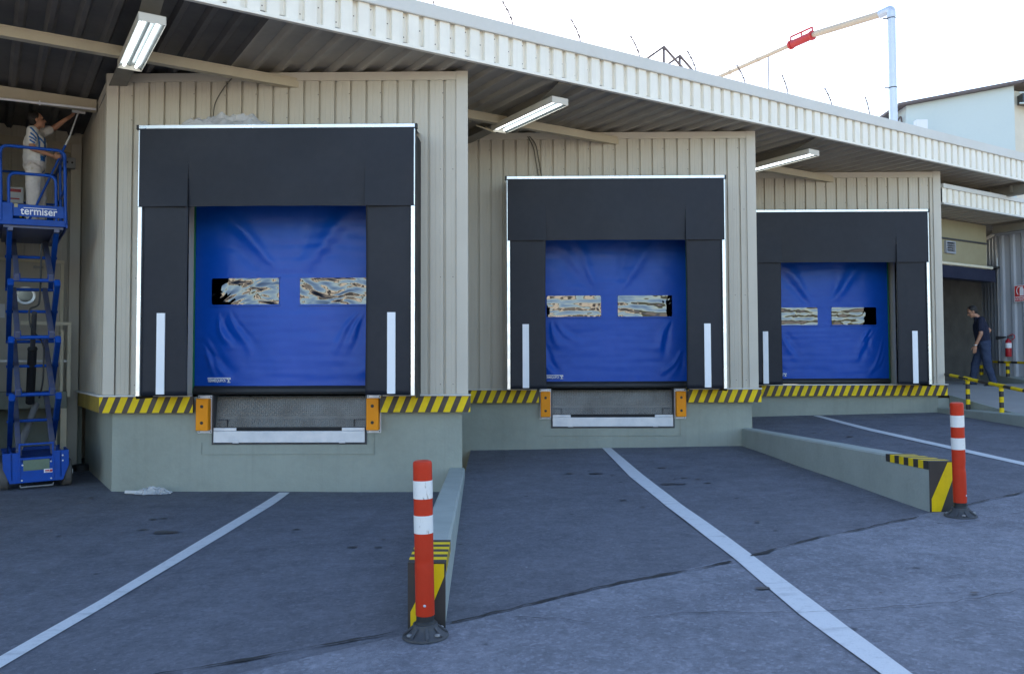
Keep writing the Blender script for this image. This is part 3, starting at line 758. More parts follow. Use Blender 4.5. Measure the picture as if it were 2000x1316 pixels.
# I-beam along the building line, and rafters square to it
def ibeam(mb,a,b,h,w,tf=.014):
    a=Vector(a);b=Vector(b); d=(b-a); side=d.cross(UP).normalized()
    mb.obox(a-side*w/2,d,side*w,UP*tf); mb.obox(a-side*w/2+UP*(h-tf),d,side*w,UP*tf); mb.obox(a-side*.006+UP*tf,d,side*.012,UP*(h-2*tf))
for (t_,z_,h_,sa,sb) in ((10.70,5.292,.12,S0,16.0),):
    q=MB(); q.obox(P(sa,t_,z_),e1*(sb-sa),e2*.1,Z_*h_); q.obox(P(sa,t_-.008,z_+h_-.02),e1*(sb-sa),e2*.11,Z_*.02); in_can(q).build('purlin',M['beam'],can)
q=MB(); q.obox(P(S0,13.30,5.325),e1*(1.315-S0),e2*.1,Z_*.165); in_can(q).build('purlin',M['beam'],can)
for s_ in (1.43,6.62,11.88):
    q=MB(); a_=P(s_,TF+.05,0); q.prism([a_+UP*5.47-e1*.10,a_+e2*.55+UP*5.325-e1*.10,a_+e2*3.9+UP*5.325-e1*.10,a_+e2*3.9+UP*5.339-e1*.10,a_+e2*.55+UP*5.339-e1*.10,a_+UP*5.484-e1*.10],e1*.20); q.prism([a_+UP*5.484-e1*.006,a_+e2*.55+UP*5.339-e1*.006,a_+e2*3.9+UP*5.339-e1*.006,a_+e2*3.9+UP*5.49-e1*.006,a_+UP*5.49-e1*.006],e1*.012); in_can(q).build('rafter',M['rafter'],can)
q=MB(); ibeam(q,P(S1-.06,TF+.03,5.26),P(S1-.06,TB,5.26),.23,.14); 
for k in range(14): q.obox(P(S1-.13,TF+.3+k*.45,5.33),e1*.06,e2*.05,Z_*.14)
in_can(q).build('end_beam',M['rafter'],can)
# broken bird-nest holes in the soffit: small dark scraps
def box_on(name,c,r,m,lab,cat):
    pass

# thin bent barbed rods standing on the roof edge
SP=[(-1.049,10.37),(-.077,10.992),(.857,11.589),(1.762,12.169),(2.707,12.773),(3.608,13.35),(4.454,13.891),(5.404,14.499),(6.276,15.057)]
rod=None
RODS=['bent rusty rod at the start of the row, above the tallest dock front','second bent rusty rod of the roof row, above the gap between the first two docks',
'third bent rusty rod of the roof row, above the second light fitting','bent rusty rod on the canopy edge just before the two peaked frames','bent rusty rod standing among the peaked frames on the roof',
'bent rusty rod crossing the low end of the tan pipe','bent rusty rod beside the thin straight support of the tan pipe','second to last bent rusty rod before the pale blue duct','last bent rusty rod of the row, next to the pale blue duct']
for k,(x,y) in enumerate(SP):
    if rod is None:
        r=MB(); pts=[V(0,0,-.12)]+[ -e1*(.17*(u**1.8))+UP*(.36*u) for u in (0,.2,.4,.6,.8,1)]
        r.tube(pts,.0105,6)
        for u in (.1,.42,.7,.95):
            c=-e1*(.17*u**1.8)+UP*.36*u; r.tube([c-e1*.03+UP*.012,c+e1*.02-UP*.004],.008,5); r.tube([c-e1*.012,c+e1*.014+UP*.022],.008,5)
        o=rod=r.build('roof_spike',M['rust'])
    else:
        o=rod.copy(); COL.objects.link(o)
    o.location=(x,y,ZC-.002); o.rotation_euler=(0,random.uniform(-.05,.05),random.uniform(-.15,.15))
    tag(o,RODS[k],'roof rod','bent rods along the canopy roof edge')
# two small angle-iron frames on the roof
def roof_frame(s,t,lab):
    f=thing('roof_bracket_frame',P(s,t,ZC-.03),RZ,lab,'metal frame','angle-iron frames on the roof')
    a=MB(); r=.020
    a.tube([V(-.38,0,.22),V(0,0,.50)],r,6); a.tube([V(0,0,.50),V(.42,0,.22)],r,6); a.tube([V(-.38,0,.0),V(-.38,0,.23)],r,6); a.tube([V(.42,0,.0),V(.42,0,.23)],r,6); a.build('slanting_bar',M['rust'],f)
    b=MB(); b.tube([V(0,0,0),V(0,0,.50)],r,6); b.build('centre_post',M['rust'],f)
    return f
roof_frame(8.77,9.6,'rusty peaked frame on the roof, the one nearer the light fittings'); roof_frame(9.24,9.75,'rusty peaked frame on the roof, the one nearer the tan pipe')

# ------------------------------------------------------------------ luminaires under the rafters
def luminaire():
    t=thing('light_fitting',(0,0,0),RZ,'x','light fitting','lit fluorescent fittings under the canopy')
    L=1.62; hw=.135; h=.095
    b=MB(); th=.006
    b.box(-hw,hw,0,L,h-th,h); b.box(-hw,-hw+th,0,L,0,h-th); b.box(hw-th,hw,0,L,0,h-th); b.box(-hw+th,hw-th,0,th,0,h-th); b.box(-hw+th,hw-th,L-th,L,0,h-th)
    b.build('housing',M['panel_trim'],t,bevel=.003)
    r=MB(); r.add([V(-hw+.007,.007,.01),V(-.06,.007,.075),V(0,.007,.045),V(.06,.007,.075),V(hw-.007,.007,.01)]+[V(-hw+.007,L-.007,.01),V(-.06,L-.007,.075),V(0,L-.007,.045),V(.06,L-.007,.075),V(hw-.007,L-.007,.01)],[(0,1,6,5),(1,2,7,6),(2,3,8,7),(3,4,9,8)]); r.build('reflector',M['reflector'],t)
    for x in (-.066,.066):
        u=MB(); u.tube([V(x,.05,.035),V(x,L-.05,.035)],.0165,12); u.build('lamp_tube',M['tube_light'],t,smooth=60)
    k=MB()
    for y in (.25,L-.25): k.box(-.02,.02,y-.02,y+.02,h,h+.012)
    k.build_each('mounting_clip',M['steel_grey'],t)
    return t
lu=luminaire()
for k,(s_,t0) in enumerate(((1.43,9.30),(6.60,9.17+.12),(11.86,9.30))):
    o=lu if k==0 else copy_tree(lu); o.location=P(s_,t0,5.218)
    o['label']=['lit twin-tube light fitting in front of the tallest dock corner','lit twin-tube light fitting above the middle dock','lit twin-tube light fitting above the dock without leveler, partly hidden by a wall'][k]
# brace and hanging cables
w=MB(); w.tube([P(6.25,11.0,5.30),P(6.5,10.85,5.19)],.012,6); w.tube([P(6.42,11.0,5.30),P(6.5,10.85,5.19)],.010,6); tag(w.build('wall_bracket',M['beam']),'thin V-shaped bracket behind the second light fitting','bracket')
def cable(pts,label,r=.008):
    m=MB(); Pn=[V(*p) for p in pts]; out=[]
    for i in range(len(Pn)-1):
        p0=Pn[max(i-1,0)];p1=Pn[i];p2=Pn[i+1];p3=Pn[min(i+2,len(Pn)-1)]
        for k in range(8):
            t=k/8; out.append(.5*((2*p1)+(p2-p0)*t+(2*p0-5*p1+4*p2-p3)*t*t+(3*p1-p0-3*p2+p3)*t**3))
    out.append(Pn[-1]); m.tube(out,r,7)
    return tag(m.build('hanging_cable',M['dark_cable'],smooth=60),label,'cable')
M['dark_cable']=mat('olive_cable_sheath',(.11,.10,.075),.6)
cable([(-3.74,10.82,5.41),(-3.86,10.81,5.25),(-3.96,10.81,5.05),(-3.965,10.80,4.80),(-3.90,10.78,4.66)],'single thin cable hanging to the film on the first shelter')
cable([(.16,13.70,5.42),(.26,13.69,5.27),(.31,13.69,5.0),(.36,13.68,4.72),(.40,13.66,4.62)],'darker of the two thin cables on the middle dock, reaching further out',.009)
cable([(.13,13.71,5.42),(.22,13.70,5.24),(.26,13.70,5.0),(.30,13.69,4.75),(.315,13.68,4.62)],'paler of the two thin cables on the middle dock, hugging the wall',.008)

# ------------------------------------------------------------------ crumpled film on the first shelter and on the ground
def film(name,c,L,D,h,seed,lab,rz=0,mt='film'):
    m=MB()
    def fn(u,v):
        a=sin(pi*u)**.4*sin(pi*v)**.6
        hh=h*a*(.35+.9*abs(noise.noise(V(u*4.5,v*2,seed)))+.35*noise.noise(V(u*13,v*7,seed+3)))
        return ((u-.5)*L+.05*noise.noise(V(u*6,v*5,seed+1)),(v-.5)*D+.05*noise.noise(V(u*5,v*4,seed+2)),max(.004,hh))
    m.grid(fn,64,22); o=m.build(name,M[mt],None,smooth=18); o.location=c; o.rotation_euler=(0,0,rz); return tag(o,lab,'plastic film')
film('plastic_film',(-3.70,10.56,4.655),1.10,.42,.30,3,'crumpled clear plastic film lying on top of the first dock shelter')
film('plastic_bag',(-4.66,10.72,.062),.42,.20,.12,11,'crumpled pale plastic bag on the asphalt against the tallest base',.1)
r=MB(); r.tube([V(-5.0,10.70,.085),V(-4.70,10.66,.085)],.022,14); tag(r.build('paper_roll',M['work_white'],smooth=60),'short white roll sticking out of the plastic bag','roll')

# ------------------------------------------------------------------ kerb walls with hazard ends
def kerb_wall(a,b,ztop_f,ztop_b,lab,cap_len,side):
    """a: front left/right (x,y), b: back left/right; tops slope from ztop_f to ztop_b"""
    t=thing('kerb_wall',(a[0][0],a[0][1],0),0,lab,'kerb wall','low kerb walls between the aprons'); o=V(a[0][0],a[0][1],0)
    FL,FR,BL,BR=[V(p[0],p[1],0) for p in (a[0],a[1],b[0],b[1])]
    m=MB(); n=30; rows=[]
    ch=.018
    for k in range(n+1):
        u=k/n; l=FL.lerp(BL,u); r=FR.lerp(BR,u); zt=lerp(ztop_f,ztop_b,u)+.004*noise.noise(V(u*9,ztop_f,1)); zb=min(z_ground(l.x-.02,l.y),z_ground(r.x+.02,r.y),zt-.05)-.25
        d=(r-l).normalized()
        rows.append([l+UP*zb,l+UP*(zt-ch),l+d*ch+UP*zt,r-d*ch+UP*zt,r+UP*(zt-ch),r+UP*zb])
    vs=[p-o for r_ in rows for p in r_]; fs=[]
    for k in range(n):
        for j in range(5): fs.append((k*6+j,k*6+j+1,(k+1)*6+j+1,(k+1)*6+j))
    fs=[f[::-1] for f in fs]; fs.append((0,1,2,3,4,5)); fs.append(tuple(n*6+j for j in (5,4,3,2,1,0)))
    m.add(vs,fs); m.build('wall_body',M['concrete'],t)
    # hazard plate on the front face, hazard tape wrapped over the top
    zb=z_ground(FL.x,FL.y-.1)+.004; d=(FR-FL); wd=d.length; d.normalize(); nrm=V(d.y,-d.x,0)
    hp=MB(); q=FL+nrm*.003-o
    hp.obox(q+UP*zb-d*.004,d*(wd+.008),nrm*.006,UP*(ztop_f-zb+.004),1)
    hh=ztop_f-zb
    def pt(x,z): return q+nrm*.0065+d*x+UP*(zb+z)
    lo,hi,bw=(.0,.24,.36)
    hp.prism([pt(.012,.004),pt(wd*.40,.004),pt(wd-.004,hh*.80),pt(wd-.004,hh*.995),pt(wd*.70,hh*.995),pt(.012,hh*.26)],nrm*.003,0)
    hp.build('hazard_plate',[M['yellow'],M['black']],t)
    hc=MB(); Ltot=(BL-FL).length; nb=9; bl=cap_len/nb
    for k in range(nb):
        u0=k*bl/Ltot; u1=(k+1)*bl/Ltot; mi=1 if k%2==0 else 0
        l0,l1,r0,r1=FL.lerp(BL,u0),FL.lerp(BL,u1),FR.lerp(BR,u0),FR.lerp(BR,u1); z0,z1=lerp(ztop_f,ztop_b,u0)+.005,lerp(ztop_f,ztop_b,u1)+.005
        e=d*.006; dn=UP*.075
        A=[l0-e+UP*z0-o,r0+e+UP*z0-o,r1+e+UP*z1-o,l1-e+UP*z1-o]
        hc.quad(*A,mi); hc.quad(A[0]-dn,A[0],A[3],A[3]-dn,mi); hc.quad(A[1],A[1]-dn,A[2]-dn,A[2],mi)
    hc.build('hazard_cap',[M['yellow'],M['black']],t)
    return t
kerb_wall(((-.668,5.05),(-.453,5.05)),((-.928,10.955),(-.725,10.955)),.474,.352,'grey concrete kerb wall with striped end behind the first bollard',.74,1)
kerb_wall(((3.712,7.77),(3.945,7.77)),((3.585,13.835),(3.79,13.835)),.765,.650,'grey concrete kerb wall with striped end beside the far bollard',.86,-1)

# ------------------------------------------------------------------ bollards
def bollard():
    t=thing('bollard',(0,0,0),0,'x','bollard','flexible bollards at the kerb ends')
    b=MB(); b.lathe([(.134,0),(.132,.010),(.112,.018),(.084,.040),(.072,.054),(.070,.074)],(0,0,0),40); 
    for k in range(8):
        a=2*pi*k/8+.2; c=V(cos(a)*.096,sin(a)*.096,.036); d=V(cos(a),sin(a),-.75).normalized(); s_=V(-sin(a),cos(a),0)
        b.obox(c-s_*.009-d*.03,s_*.018,d*.068,V(0,0,.008))
    bb=b.build('base',M['bollard_base'],t,smooth=35)
    sc=MB()
    for k in range(4):
        a=2*pi*k/4+.75; sc.lathe([(.016,.0),(.016,.008),(.008,.012)],(cos(a)*.112,sin(a)*.106,.022),10)
    sc.build_each('base_bolt',M['steel_grey'],bb,smooth=35)
    nk=MB(); nk.lathe([(.058,.070),(.056,.085),(.051,.09),(.051,.12)],(0,0,0),32); nk.build('neck',M['rubber'],t,smooth=40)
    R=.0545; prof=[(.04,.118)]+[(R,.122)]; zz=.13
    while zz<.985:
        d=0
        if .36<zz<.46: d=.0012*math.exp(-((zz-.425)/.012)**2)
        prof.append((R-d,zz)); zz+=.015
    prof+=[(R,.985),(R-.004,.996),(R-.014,1.0),(R-.03,.996),(.01,.992)]
    p=MB(); p.lathe(prof,(0,0,0),40)
    for i,q in enumerate(p.v):         # a dent where a truck has hit it
        x,y,z=q; w=math.exp(-((z-.43)/.035)**2)*max(0,-y/R)
        p.v[i]=(x,y+.003*w*(1+.6*sin(x*60)),z)
    post=p.build('post',M['bollard'],t,smooth=40)
    for (z0,z1) in ((.588,.690),(.785,.888)):
        m=MB(); m.lathe([(R+.0002,z0),(R+.0016,z0+.001),(R+.0016,z1-.001),(R+.0002,z1)],(0,0,0),40); m.build('reflective_band',M['band'],post,smooth=40)
    s_=MB(); s_.ellipsoid((.004,-R-.0005,.185),.008,.004,.008,6); s_.build('screw',M['gal'],post,smooth=60)
    return t
b1=bollard(); b1.location=(-.551,4.90,z_ground(-.551,4.90)+.004); b1.rotation_euler=(math.radians(.8),math.radians(-1.0),0); b1['label']='orange-red bollard with two white bands in front of the first kerb wall'
b2=copy_tree(b1); b2.location=(3.872,7.545,z_ground(3.872,7.545)+.004); b2.rotation_euler=(math.radians(1.0),math.radians(-3.2),.6); b2['label']='orange-red bollard with two white bands at the kerb wall with striped black cap, farther off'

# ------------------------------------------------------------------ warehouse back wall beyond the lift
wh=thing('warehouse',P(0,15.6,1.3),0,'beige warehouse wall with white side door and raised ledge behind the scissor lift','warehouse')
def in_wh(mb):
    L=wh.location; mb.v=[(p[0]-L.x,p[1]-L.y,p[2]-L.z) for p in mb.v]; return mb
q=MB(); sheet(q,P(-9,15.6,1.3),e1,Z_,-e2,10.4,4.3,WALLP); in_wh(q).build('wall_panel',M['panel'],wh)
q=MB(); q.obox(P(-9,15.62,-.4),e1*10.4,e2*.2,Z_*1.70); in_wh(q).build('plinth',M['base'],wh)
q=MB(); q.obox(P(-9,15.50,5.20),e1*10.28,e2*.09,Z_*.15); in_wh(q).build('wall_beam',M['beam'],wh)
q=MB(); q.obox(P(1.16,15.42,.03),e1*.16,e2*.17,Z_*5.3); in_wh(q).build('downpipe_casing',M['panel_trim'],wh,bevel=.01)
# ledge slab with dark recess below
q=MB(); q.obox(P(-9,14.98,1.035),e1*10.13,e2*.62,Z_*.262); in_wh(q).build('ledge_slab',M['base'],wh,bevel=.01)
q=MB(); q.obox(P(1.045,15.0,.03),e1*.085,e2*.085,Z_*1.004); q.obox(P(.955,15.1,.03),e1*.05,e2*.05,Z_*1.004); in_wh(q).build('ledge_post',M['cream'],wh)
# unseen neighbouring dock, set further back to tune shade on the lift
c0=P(-.05,13.4,0); c1=V(c0.x-4.7,c0.y,0); cb=P(-.05,15.6,0)
q=MB(); sheet(q,c1+UP*1.3,V(1,0,0),UP,V(0,-1,0),4.7,4.19,WALLP); sheet(q,c0+UP*1.3,e2,UP,e1,2.2,4.19,WALLP)
nd=in_wh(q).build('unseen_dock_front',M['panel'],wh)
q=MB(); q.prism([c0+V(-.10,.10,-.4),cb+V(-.10,0,-.4),cb+V(-3,0,-.4),c1+V(0,.10,-.4)],UP*1.69); in_wh(q).build('unseen_dock_base',M['base'],nd)
q=MB(); q.prism([c0+V(-.14,-.02,1.3),c0+V(.012,-.02,1.3),c0+V(.012-.06,.10,1.3),c0+V(-.14,.01,1.3)],UP*4.19); in_wh(q).build('unseen_dock_trim',M['panel_trim'],nd)
q=MB(); hazard_board(q,c1.x,c0.x+.02,c0.y-.05,1.08,1.285); in_wh(q).build('unseen_dock_board',[M['yellow'],M['brown']],nd)
# side door with porthole, closer and notice
dq=MB(); dq.obox(P(-.03,15.545,1.30),e1*1.07,e2*.04,Z_*2.06); dr=in_wh(dq).build('door_leaf',M['panel_trim'],wh)
q=MB(); q.obox(P(-.08,15.53,3.362),e1*1.18,e2*.06,Z_*.05); q.obox(P(1.045,15.53,1.30),e1*.05,e2*.06,Z_*2.06); q.obox(P(-.08,15.53,1.30),e1*.05,e2*.06,Z_*2.06); in_wh(q).build('door_frame',M['cream'],dr)
ring=MB(); c=P(.554,15.53,2.82)-wh.location
def loop(r,dt,n=40): return [c+e1*(r*cos(2*pi*k/n))+UP*(r*sin(2*pi*k/n))-e2*dt for k in range(n)]
a,b2_,d_=loop(.148,0),loop(.140,.025),loop(.105,.02)
n=40; ring.add(a+b2_+d_,[(k,(k+1)%n,n+(k+1)%n,n+k) for k in range(n)]+[(n+k,n+(k+1)%n,2*n+(k+1)%n,2*n+k) for k in range(n)]); ring.build('porthole_ring',M['alu'],dr,smooth=50)
gl=MB(); gl.add(loop(.106,.012),[tuple(range(n))]); gl.build('porthole_glass',M['glass_dark'],dr)
q=MB(); q.obox(P(.66,15.50,3.265),e1*.14,e2*.045,Z_*.035); in_wh(q).build('door_closer',M['steel_grey'],dr)
q=MB(); q.obox(P(.02,15.538,2.455),e1*.26,e2*.006,Z_*.22); nt_=in_wh(q).build('notice',M['white_paint'],dr)
# guard rail on the ledge, conduit, switch box, rubber foot
hr=thing('handrail',P(1.1,15.02,1.3),RZ,'cream square-tube handrail on the ledge beside the side door','handrail')
q=MB(); q.box(.02,.075,-.03,.03,-.1,1.03); q.build('outer_post',M['cream'],hr,bevel=.004)
q=MB(); q.box(-.075,-.03,-.03,.03,-.1,.96); q.build('inner_post',M['cream'],hr,bevel=.004)
q=MB(); q.box(-.62,.075,-.03,.03,1.03,1.085); q.build('top_rail',M['cream'],hr,bevel=.004)
q=MB(); q.box(-.9,.02,-.012,.012,.455,.485); q.build('lower_rail',M['gal'],hr)
q=MB(); q.tube([P(-8,13.2,5.07),P(.14,13.2,5.283),P(1.30,13.2,5.325)],.017,10); q.tube([P(.60,13.2,5.27),P(.60,13.2,5.33)],.01,6); tag(q.build('conduit',M['white_paint'],smooth=60),'long white conduit pipe running below the ceiling beam over the lift','conduit')
sb=thing('switch_box',P(1.12,15.40,4.9),RZ,'grey switch box on the wall above the guard rail with hanging cable','switch box')
q=MB(); q.box(-.11,.10,-.10,.17,0,.17); q.build('box_body',M['grey_panel'],sb,bevel=.006)
q=MB(); 
for x in (-.02,.05): q.lathe([(.016,0),(.016,-.015),(.01,-.018)],(x,-.1005,.085),12,0,'y')
q.build_each('switch_knob',M['rubber'],sb)
q=MB(); q.tube([V(-.02,-.02,-.002),V(-.02,-.03,-.06),V(-.05,-.04,-.5),V(-.09,-.05,-1.1)],[.02,.012,.008,.008],8); q.build('hanging_lead',M['rubber'],sb)
q=MB(); q.lathe([(.15,0),(.15,.05),(.13,.11),(.06,.125)],P(1.34,14.95,.03),20); tag(q.build('rubber_foot',M['rubber'],smooth=40),'black rubber block on the ground in the corner beside the first dock','rubber block')
# unseen rest of the building, a box added to shade the docks
q=MB(); q.obox(P(-9,17.05,-.4),e1*24.5,e2*14,Z_*6.2); in_wh(q).build('rear_shade_volume',M['panel'],wh)

# ------------------------------------------------------------------ scissor lift
LZ=.045
lf=thing('scissor_lift',P(.635,12.9,LZ),RZ,'tall blue scissor lift raised to the ceiling, carrying a worker','scissor lift')
ch=MB(); ch.box(-.27,.27,.06,1.62,.17,.40); ch.box(-.30,-.27,.03,1.65,.14,.50); ch.box(.27,.30,.03,1.65,.14,.50)
ch.prism([V(-.385,.03,.50),V(-.385,.03,.30),V(-.31,.03,.10),V(.31,.03,.10),V(.385,.03,.30),V(.385,.03,.50),V(.20,.03,.50),V(.17,.03,.36),V(-.17,.03,.36),V(-.20,.03,.50)],V(0,.03,0))
ch.prism([V(-.385,1.62,.45),V(-.31,1.62,.12),V(.31,1.62,.12),V(.385,1.62,.45)],V(0,.03,0))
ch.box(-.385,-.355,.06,.55,.36,.50); ch.box(.355,.385,.06,.55,.36,.50)
cc=ch.build('chassis',M['lift_blue'],lf,bevel=.006)
q=MB(); q.box(-.155,.155,.026,.20,.255,.40); q.build('battery_box',mat('faded_green_battery_box',(.14,.19,.13),.6,0,.5),cc,bevel=.008)
q=MB(); q.box(-.20,.20,.022,.03,.40,.43); q.box(-.205,-.185,.02,.03,.13,.62); q.box(.185,.205,.02,.03,.13,.62); q.box(-.185,.185,.02,.03,.595,.62); q.build('entry_frame',M['lift_blue'],cc,bevel=.003)
q=MB(); q.tube([V(-.19,.0,.08),V(-.19,.0,.05),V(.19,.0,.05),V(.19,.0,.08)],.010,6); q.build('step_bar',M['steel_grey'],cc)
q=MB(); q.box(.085,.20,.0245,.0295,.215,.265); dcl=q.build('warning_decal',M['white_paint'],cc)
q=MB(); q.box(.098,.15,.0215,.0245,.235,.252); q.box(.155,.187,.0215,.0245,.230,.255); q.box(.10,.18,.0215,.0245,.222,.228); q.build_each('decal_print',M['red_paint'],dcl)
q=MB()
for x,z in ((-.16,.335),(.17,.36),(-.17,.135),(.17,.135),(.31,.43),(.31,.36)): q.lathe([(.012,0),(.012,-.006),(.006,-.009)],(x,.0295,z),8,0,'y')
q.build_each('bolt',M['gal'],cc)
for x in (-.37,.37):
    for y in (.24,1.42):
        w=MB(); s=1 if x>0 else -1
        w.lathe([(.10,-.055),(.165,-.055),(.185,-.04),(.185,.04),(.165,.055),(.10,.055)],(x+s*.0,y,.185),28,0,'x'); wo=w.build('wheel',M['tyre'],lf,smooth=35)
        h=MB(); h.lathe([(.10,.0),(.095,.05*s),(.04,.058*s),(.03,.075*s)],(x,y,.185),20,0,'x'); h.build('rim',M['gal'],wo,smooth=35)
lf.rotation_euler=(0,-.026,RZ)
# scissor stack: outer arms lean back going down, inner arms lean forward
YF,YR=.10,1.42; ZN=[.50,1.262,2.025,2.79,3.555]
def arm(x,ya,za,yb,zb,mt,name='scissor_arm'):
    q=MB(); a=V(x-.032,ya,za); d=V(0,yb-ya,zb-za); up=V(0,-(zb-za),yb-ya).normalized()
    L=d.length; d.normalize(); q.obox(a-up*.05-d*.05,V(.064,0,0),d*(L+.10),up*.10)
    return q.build(name,mt,lf,bevel=.008)
for k in range(4):
    z0,z1=ZN[k]+ (.05 if k else .02),ZN[k+1]-.05
    for s in (-1,1):
        arm(s*.275,YF,z1,YR,z0,M['lift_blue'])
        arm(s*.20,YF,z0,YR,z1,M['lift_worn'])
for k in range(1,5):
    z=ZN[k]; q=MB(); q.tube([V(-.235,YF,z),V(.235,YF,z)],.026,12); 
    for s in (-1,1):
        q.tube([V(s*.31,YF,z-.045),V(s*.235,YF,z-.045)],.05,6)
        q.tube([V(s*.235,YF-.0,z+.045),V(s*.16,YF-.0,z+.045)],.05,6)
    q.build('cross_tube',M['lift_blue'],lf,smooth=35)
    q=MB(); q.tube([V(-.31,YR,z-.02),V(.31,YR,z-.02)],.024,12); q.build('cross_tube',M['lift_blue'],lf,smooth=35)
for k in range(4):
    z=(ZN[k]+ZN[k+1])/2; q=MB(); q.tube([V(-.32,(YF+YR)/2,z),V(.32,(YF+YR)/2,z)],.022,10); q.build('pivot_tube',M['lift_blue'],lf,smooth=35)
cyl=MB(); cyl.tube([V(-.02,1.18,1.12),V(-.005,.62,1.88)],.058,16); cyl.lathe([(.06,0),(.066,.02),(.05,.05)],(-.005,.62,1.86),14); co=cyl.build('hydraulic_cylinder',M['rubber'],lf,smooth=40)
q=MB(); q.tube([V(-.005,.62,1.88),V(.005,.20,2.36)],.032,14); q.build('piston_rod',M['dark_grey'],co,smooth=50)
q=MB(); q.tube([V(-.18,.55,.52),V(.06,1.25,1.08)],.045,12); q.build('lower_strut',M['steel_grey'],lf,smooth=50)
q=MB(); q.tube(fillet([V(.10,.20,3.3),V(.08,.22,2.7),V(.06,.22,2.45),V(-.06,.22,2.42),V(-.05,.22,2.15),V(.12,.25,1.95),V(.10,.3,1.4),V(.06,.4,1.2)],.12),.012,7); q.build('hose',M['rubber'],lf,smooth=60)
# platform
ZP=3.535
pf=MB(); pf.box(-.375,.375,-.03,1.62,ZP,ZP+.035); 
pf.box(-.375,.375,-.045,-.03,ZP-.03,ZP+.055); pf.box(-.40,-.375,-.045,1.62,ZP-.03,ZP+.20); pf.box(.375,.40,-.045,1.62,ZP-.04,ZP+.055)
pf.box(-.40,-.24,-.046,-.031,ZP-.03,ZP+.26); p_o=pf.build('platform',M['lift_blue'],lf,bevel=.006)
u=MB(); u.box(-.35,.35,.0,1.58,ZP-.06,ZP-.001); u.box(-.30,-.24,.0,1.5,ZP-.10,ZP-.06); u.box(.24,.30,.0,1.5,ZP-.10,ZP-.06); u.build('platform_underside',M['lift_worn'],p_o)
sg=MB(); sg.box(-.235,.355,-.052,-.040,ZP+.085,ZP+.245); sgo=sg.build('sign_board',M['lift_blue'],lf,bevel=.004)
T=fit_text('termiser',-.155,.275,ZP+.108,ZP+.205,-.0525,offset=.014,th=.004); T.box(-.118,.268,-.0565,-.0525,ZP+.1960,ZP+.2035)
T.build('lettering',M['white_paint'],sgo)
q=MB(); q.box(-.225,-.185,-.056,-.0525,ZP+.20,ZP+.25); q.build('inspection_tag',M['cream_wall'],sgo)
for s in (-1,1):
    for y in (-.035,.79,1.60):
        q=MB(); q.tube([V(s*.375,y,ZP+.02),V(s*.375,y,ZP+(.95 if y==-.035 else 1.00))],.021,10); q.build('rail_post',M['lift_blue'],lf,smooth=50)
    q=MB(); q.tube([V(s*.375,-.035,ZP+.50),V(s*.375,1.6,ZP+.50)],.016,10); q.build('mid_rail',M['lift_blue'],lf,smooth=50)
    q=MB(); q.tube([V(s*.375,-.035,ZP+.95),V(s*.375,.2,ZP+1.00),V(s*.375,1.6,ZP+1.00)],.019,10); q.build('side_rail',M['lift_blue'],lf,smooth=50)
q=MB(); q.tube(fillet([V(-.375,-.035,ZP+.80),V(-.375,-.035,ZP+1.01),V(.375,-.035,ZP+1.01),V(.375,-.035,ZP+.80)],.10),.021,10); q.build('front_hoop',M['lift_blue'],lf,smooth=50)
q=MB(); q.tube([V(-.375,1.6,ZP+1.00),V(.375,1.6,ZP+1.00)],.019,10); q.tube([V(-.375,1.6,ZP+.55),V(.375,1.6,ZP+.55)],.016,10); q.build_each('rear_rail',M['lift_blue'],lf,smooth=50)
q=MB(); q.tube(fillet([V(-.285,-.015,ZP+.04),V(-.285,-.015,ZP+.66),V(.265,-.015,ZP+.66),V(.265,-.015,ZP+.04)],.10),.020,10); q.build('entry_gate',M['lift_blue'],lf,smooth=50)
q=MB(); q.box(-.26,-.06,1.45,1.58,ZP+.06,ZP+.50); cb=q.build('control_box',M['rubber'],lf,bevel=.01)
q=MB(); q.box(-.15,-.09,1.445,1.449,ZP+.30,ZP+.40); q.build('warning_label',M['yellow'],cb)
q=MB(); q.box(-.26,-.06,1.54,1.545,ZP+.53,ZP+.76); nb=q.build('notice_plate',M['white_paint'],lf)
q=MB(); q.box(-.23,-.09,1.536,1.5395,ZP+.69,ZP+.735); q.box(-.235,-.11,1.536,1.5395,ZP+.58,ZP+.60); q.build_each('notice_print',M['red_paint'],nb)

# ------------------------------------------------------------------ people
def capsule(mb,a,b,r0,r1=None,n=14):
    a=Vector(a);b=Vector(b); r1=r0 if r1 is None else r1; d=(b-a); L=max(d.length,1e-4); d.normalize()
    up=V(0,0,1) if abs(d.z)<.9 else V(1,0,0); u=d.cross(up).normalized(); w=d.cross(u); rows=[]
    for k in range(5): an=-pi/2+pi/2*k/4; rows.append((a+d*(r0*sin(an)),r0*cos(an)))
    for k in range(5): an=pi/2*k/4; rows.append((b+d*(r1*sin(an)),r1*cos(an)))
    vs=[];
    for (c,r) in rows:
        r=max(r,1e-4)
        for k in range(n): q=2*pi*k/n; vs.append(c+u*(r*cos(q))+w*(r*sin(q)))
    fs=[(i*n+k,i*n+(k+1)%n,(i+1)*n+(k+1)%n,(i+1)*n+k) for i in range(len(rows)-1) for k in range(n)]
    fs.append(tuple(range(n-1,-1,-1))); fs.append(tuple(range((len(rows)-1)*n,len(rows)*n)))
    fs=[f[::-1] for f in fs]; mb.add(vs,fs)
def ell(mb,c,r,R=None):
    s=len(mb.v); mb.ellipsoid((0,0,0),*r,n=12)
    for i in range(s,len(mb.v)):
        p=Vector(mb.v[i]); p=(R@p if R else p)+Vector(c); mb.v[i]=tuple(p)
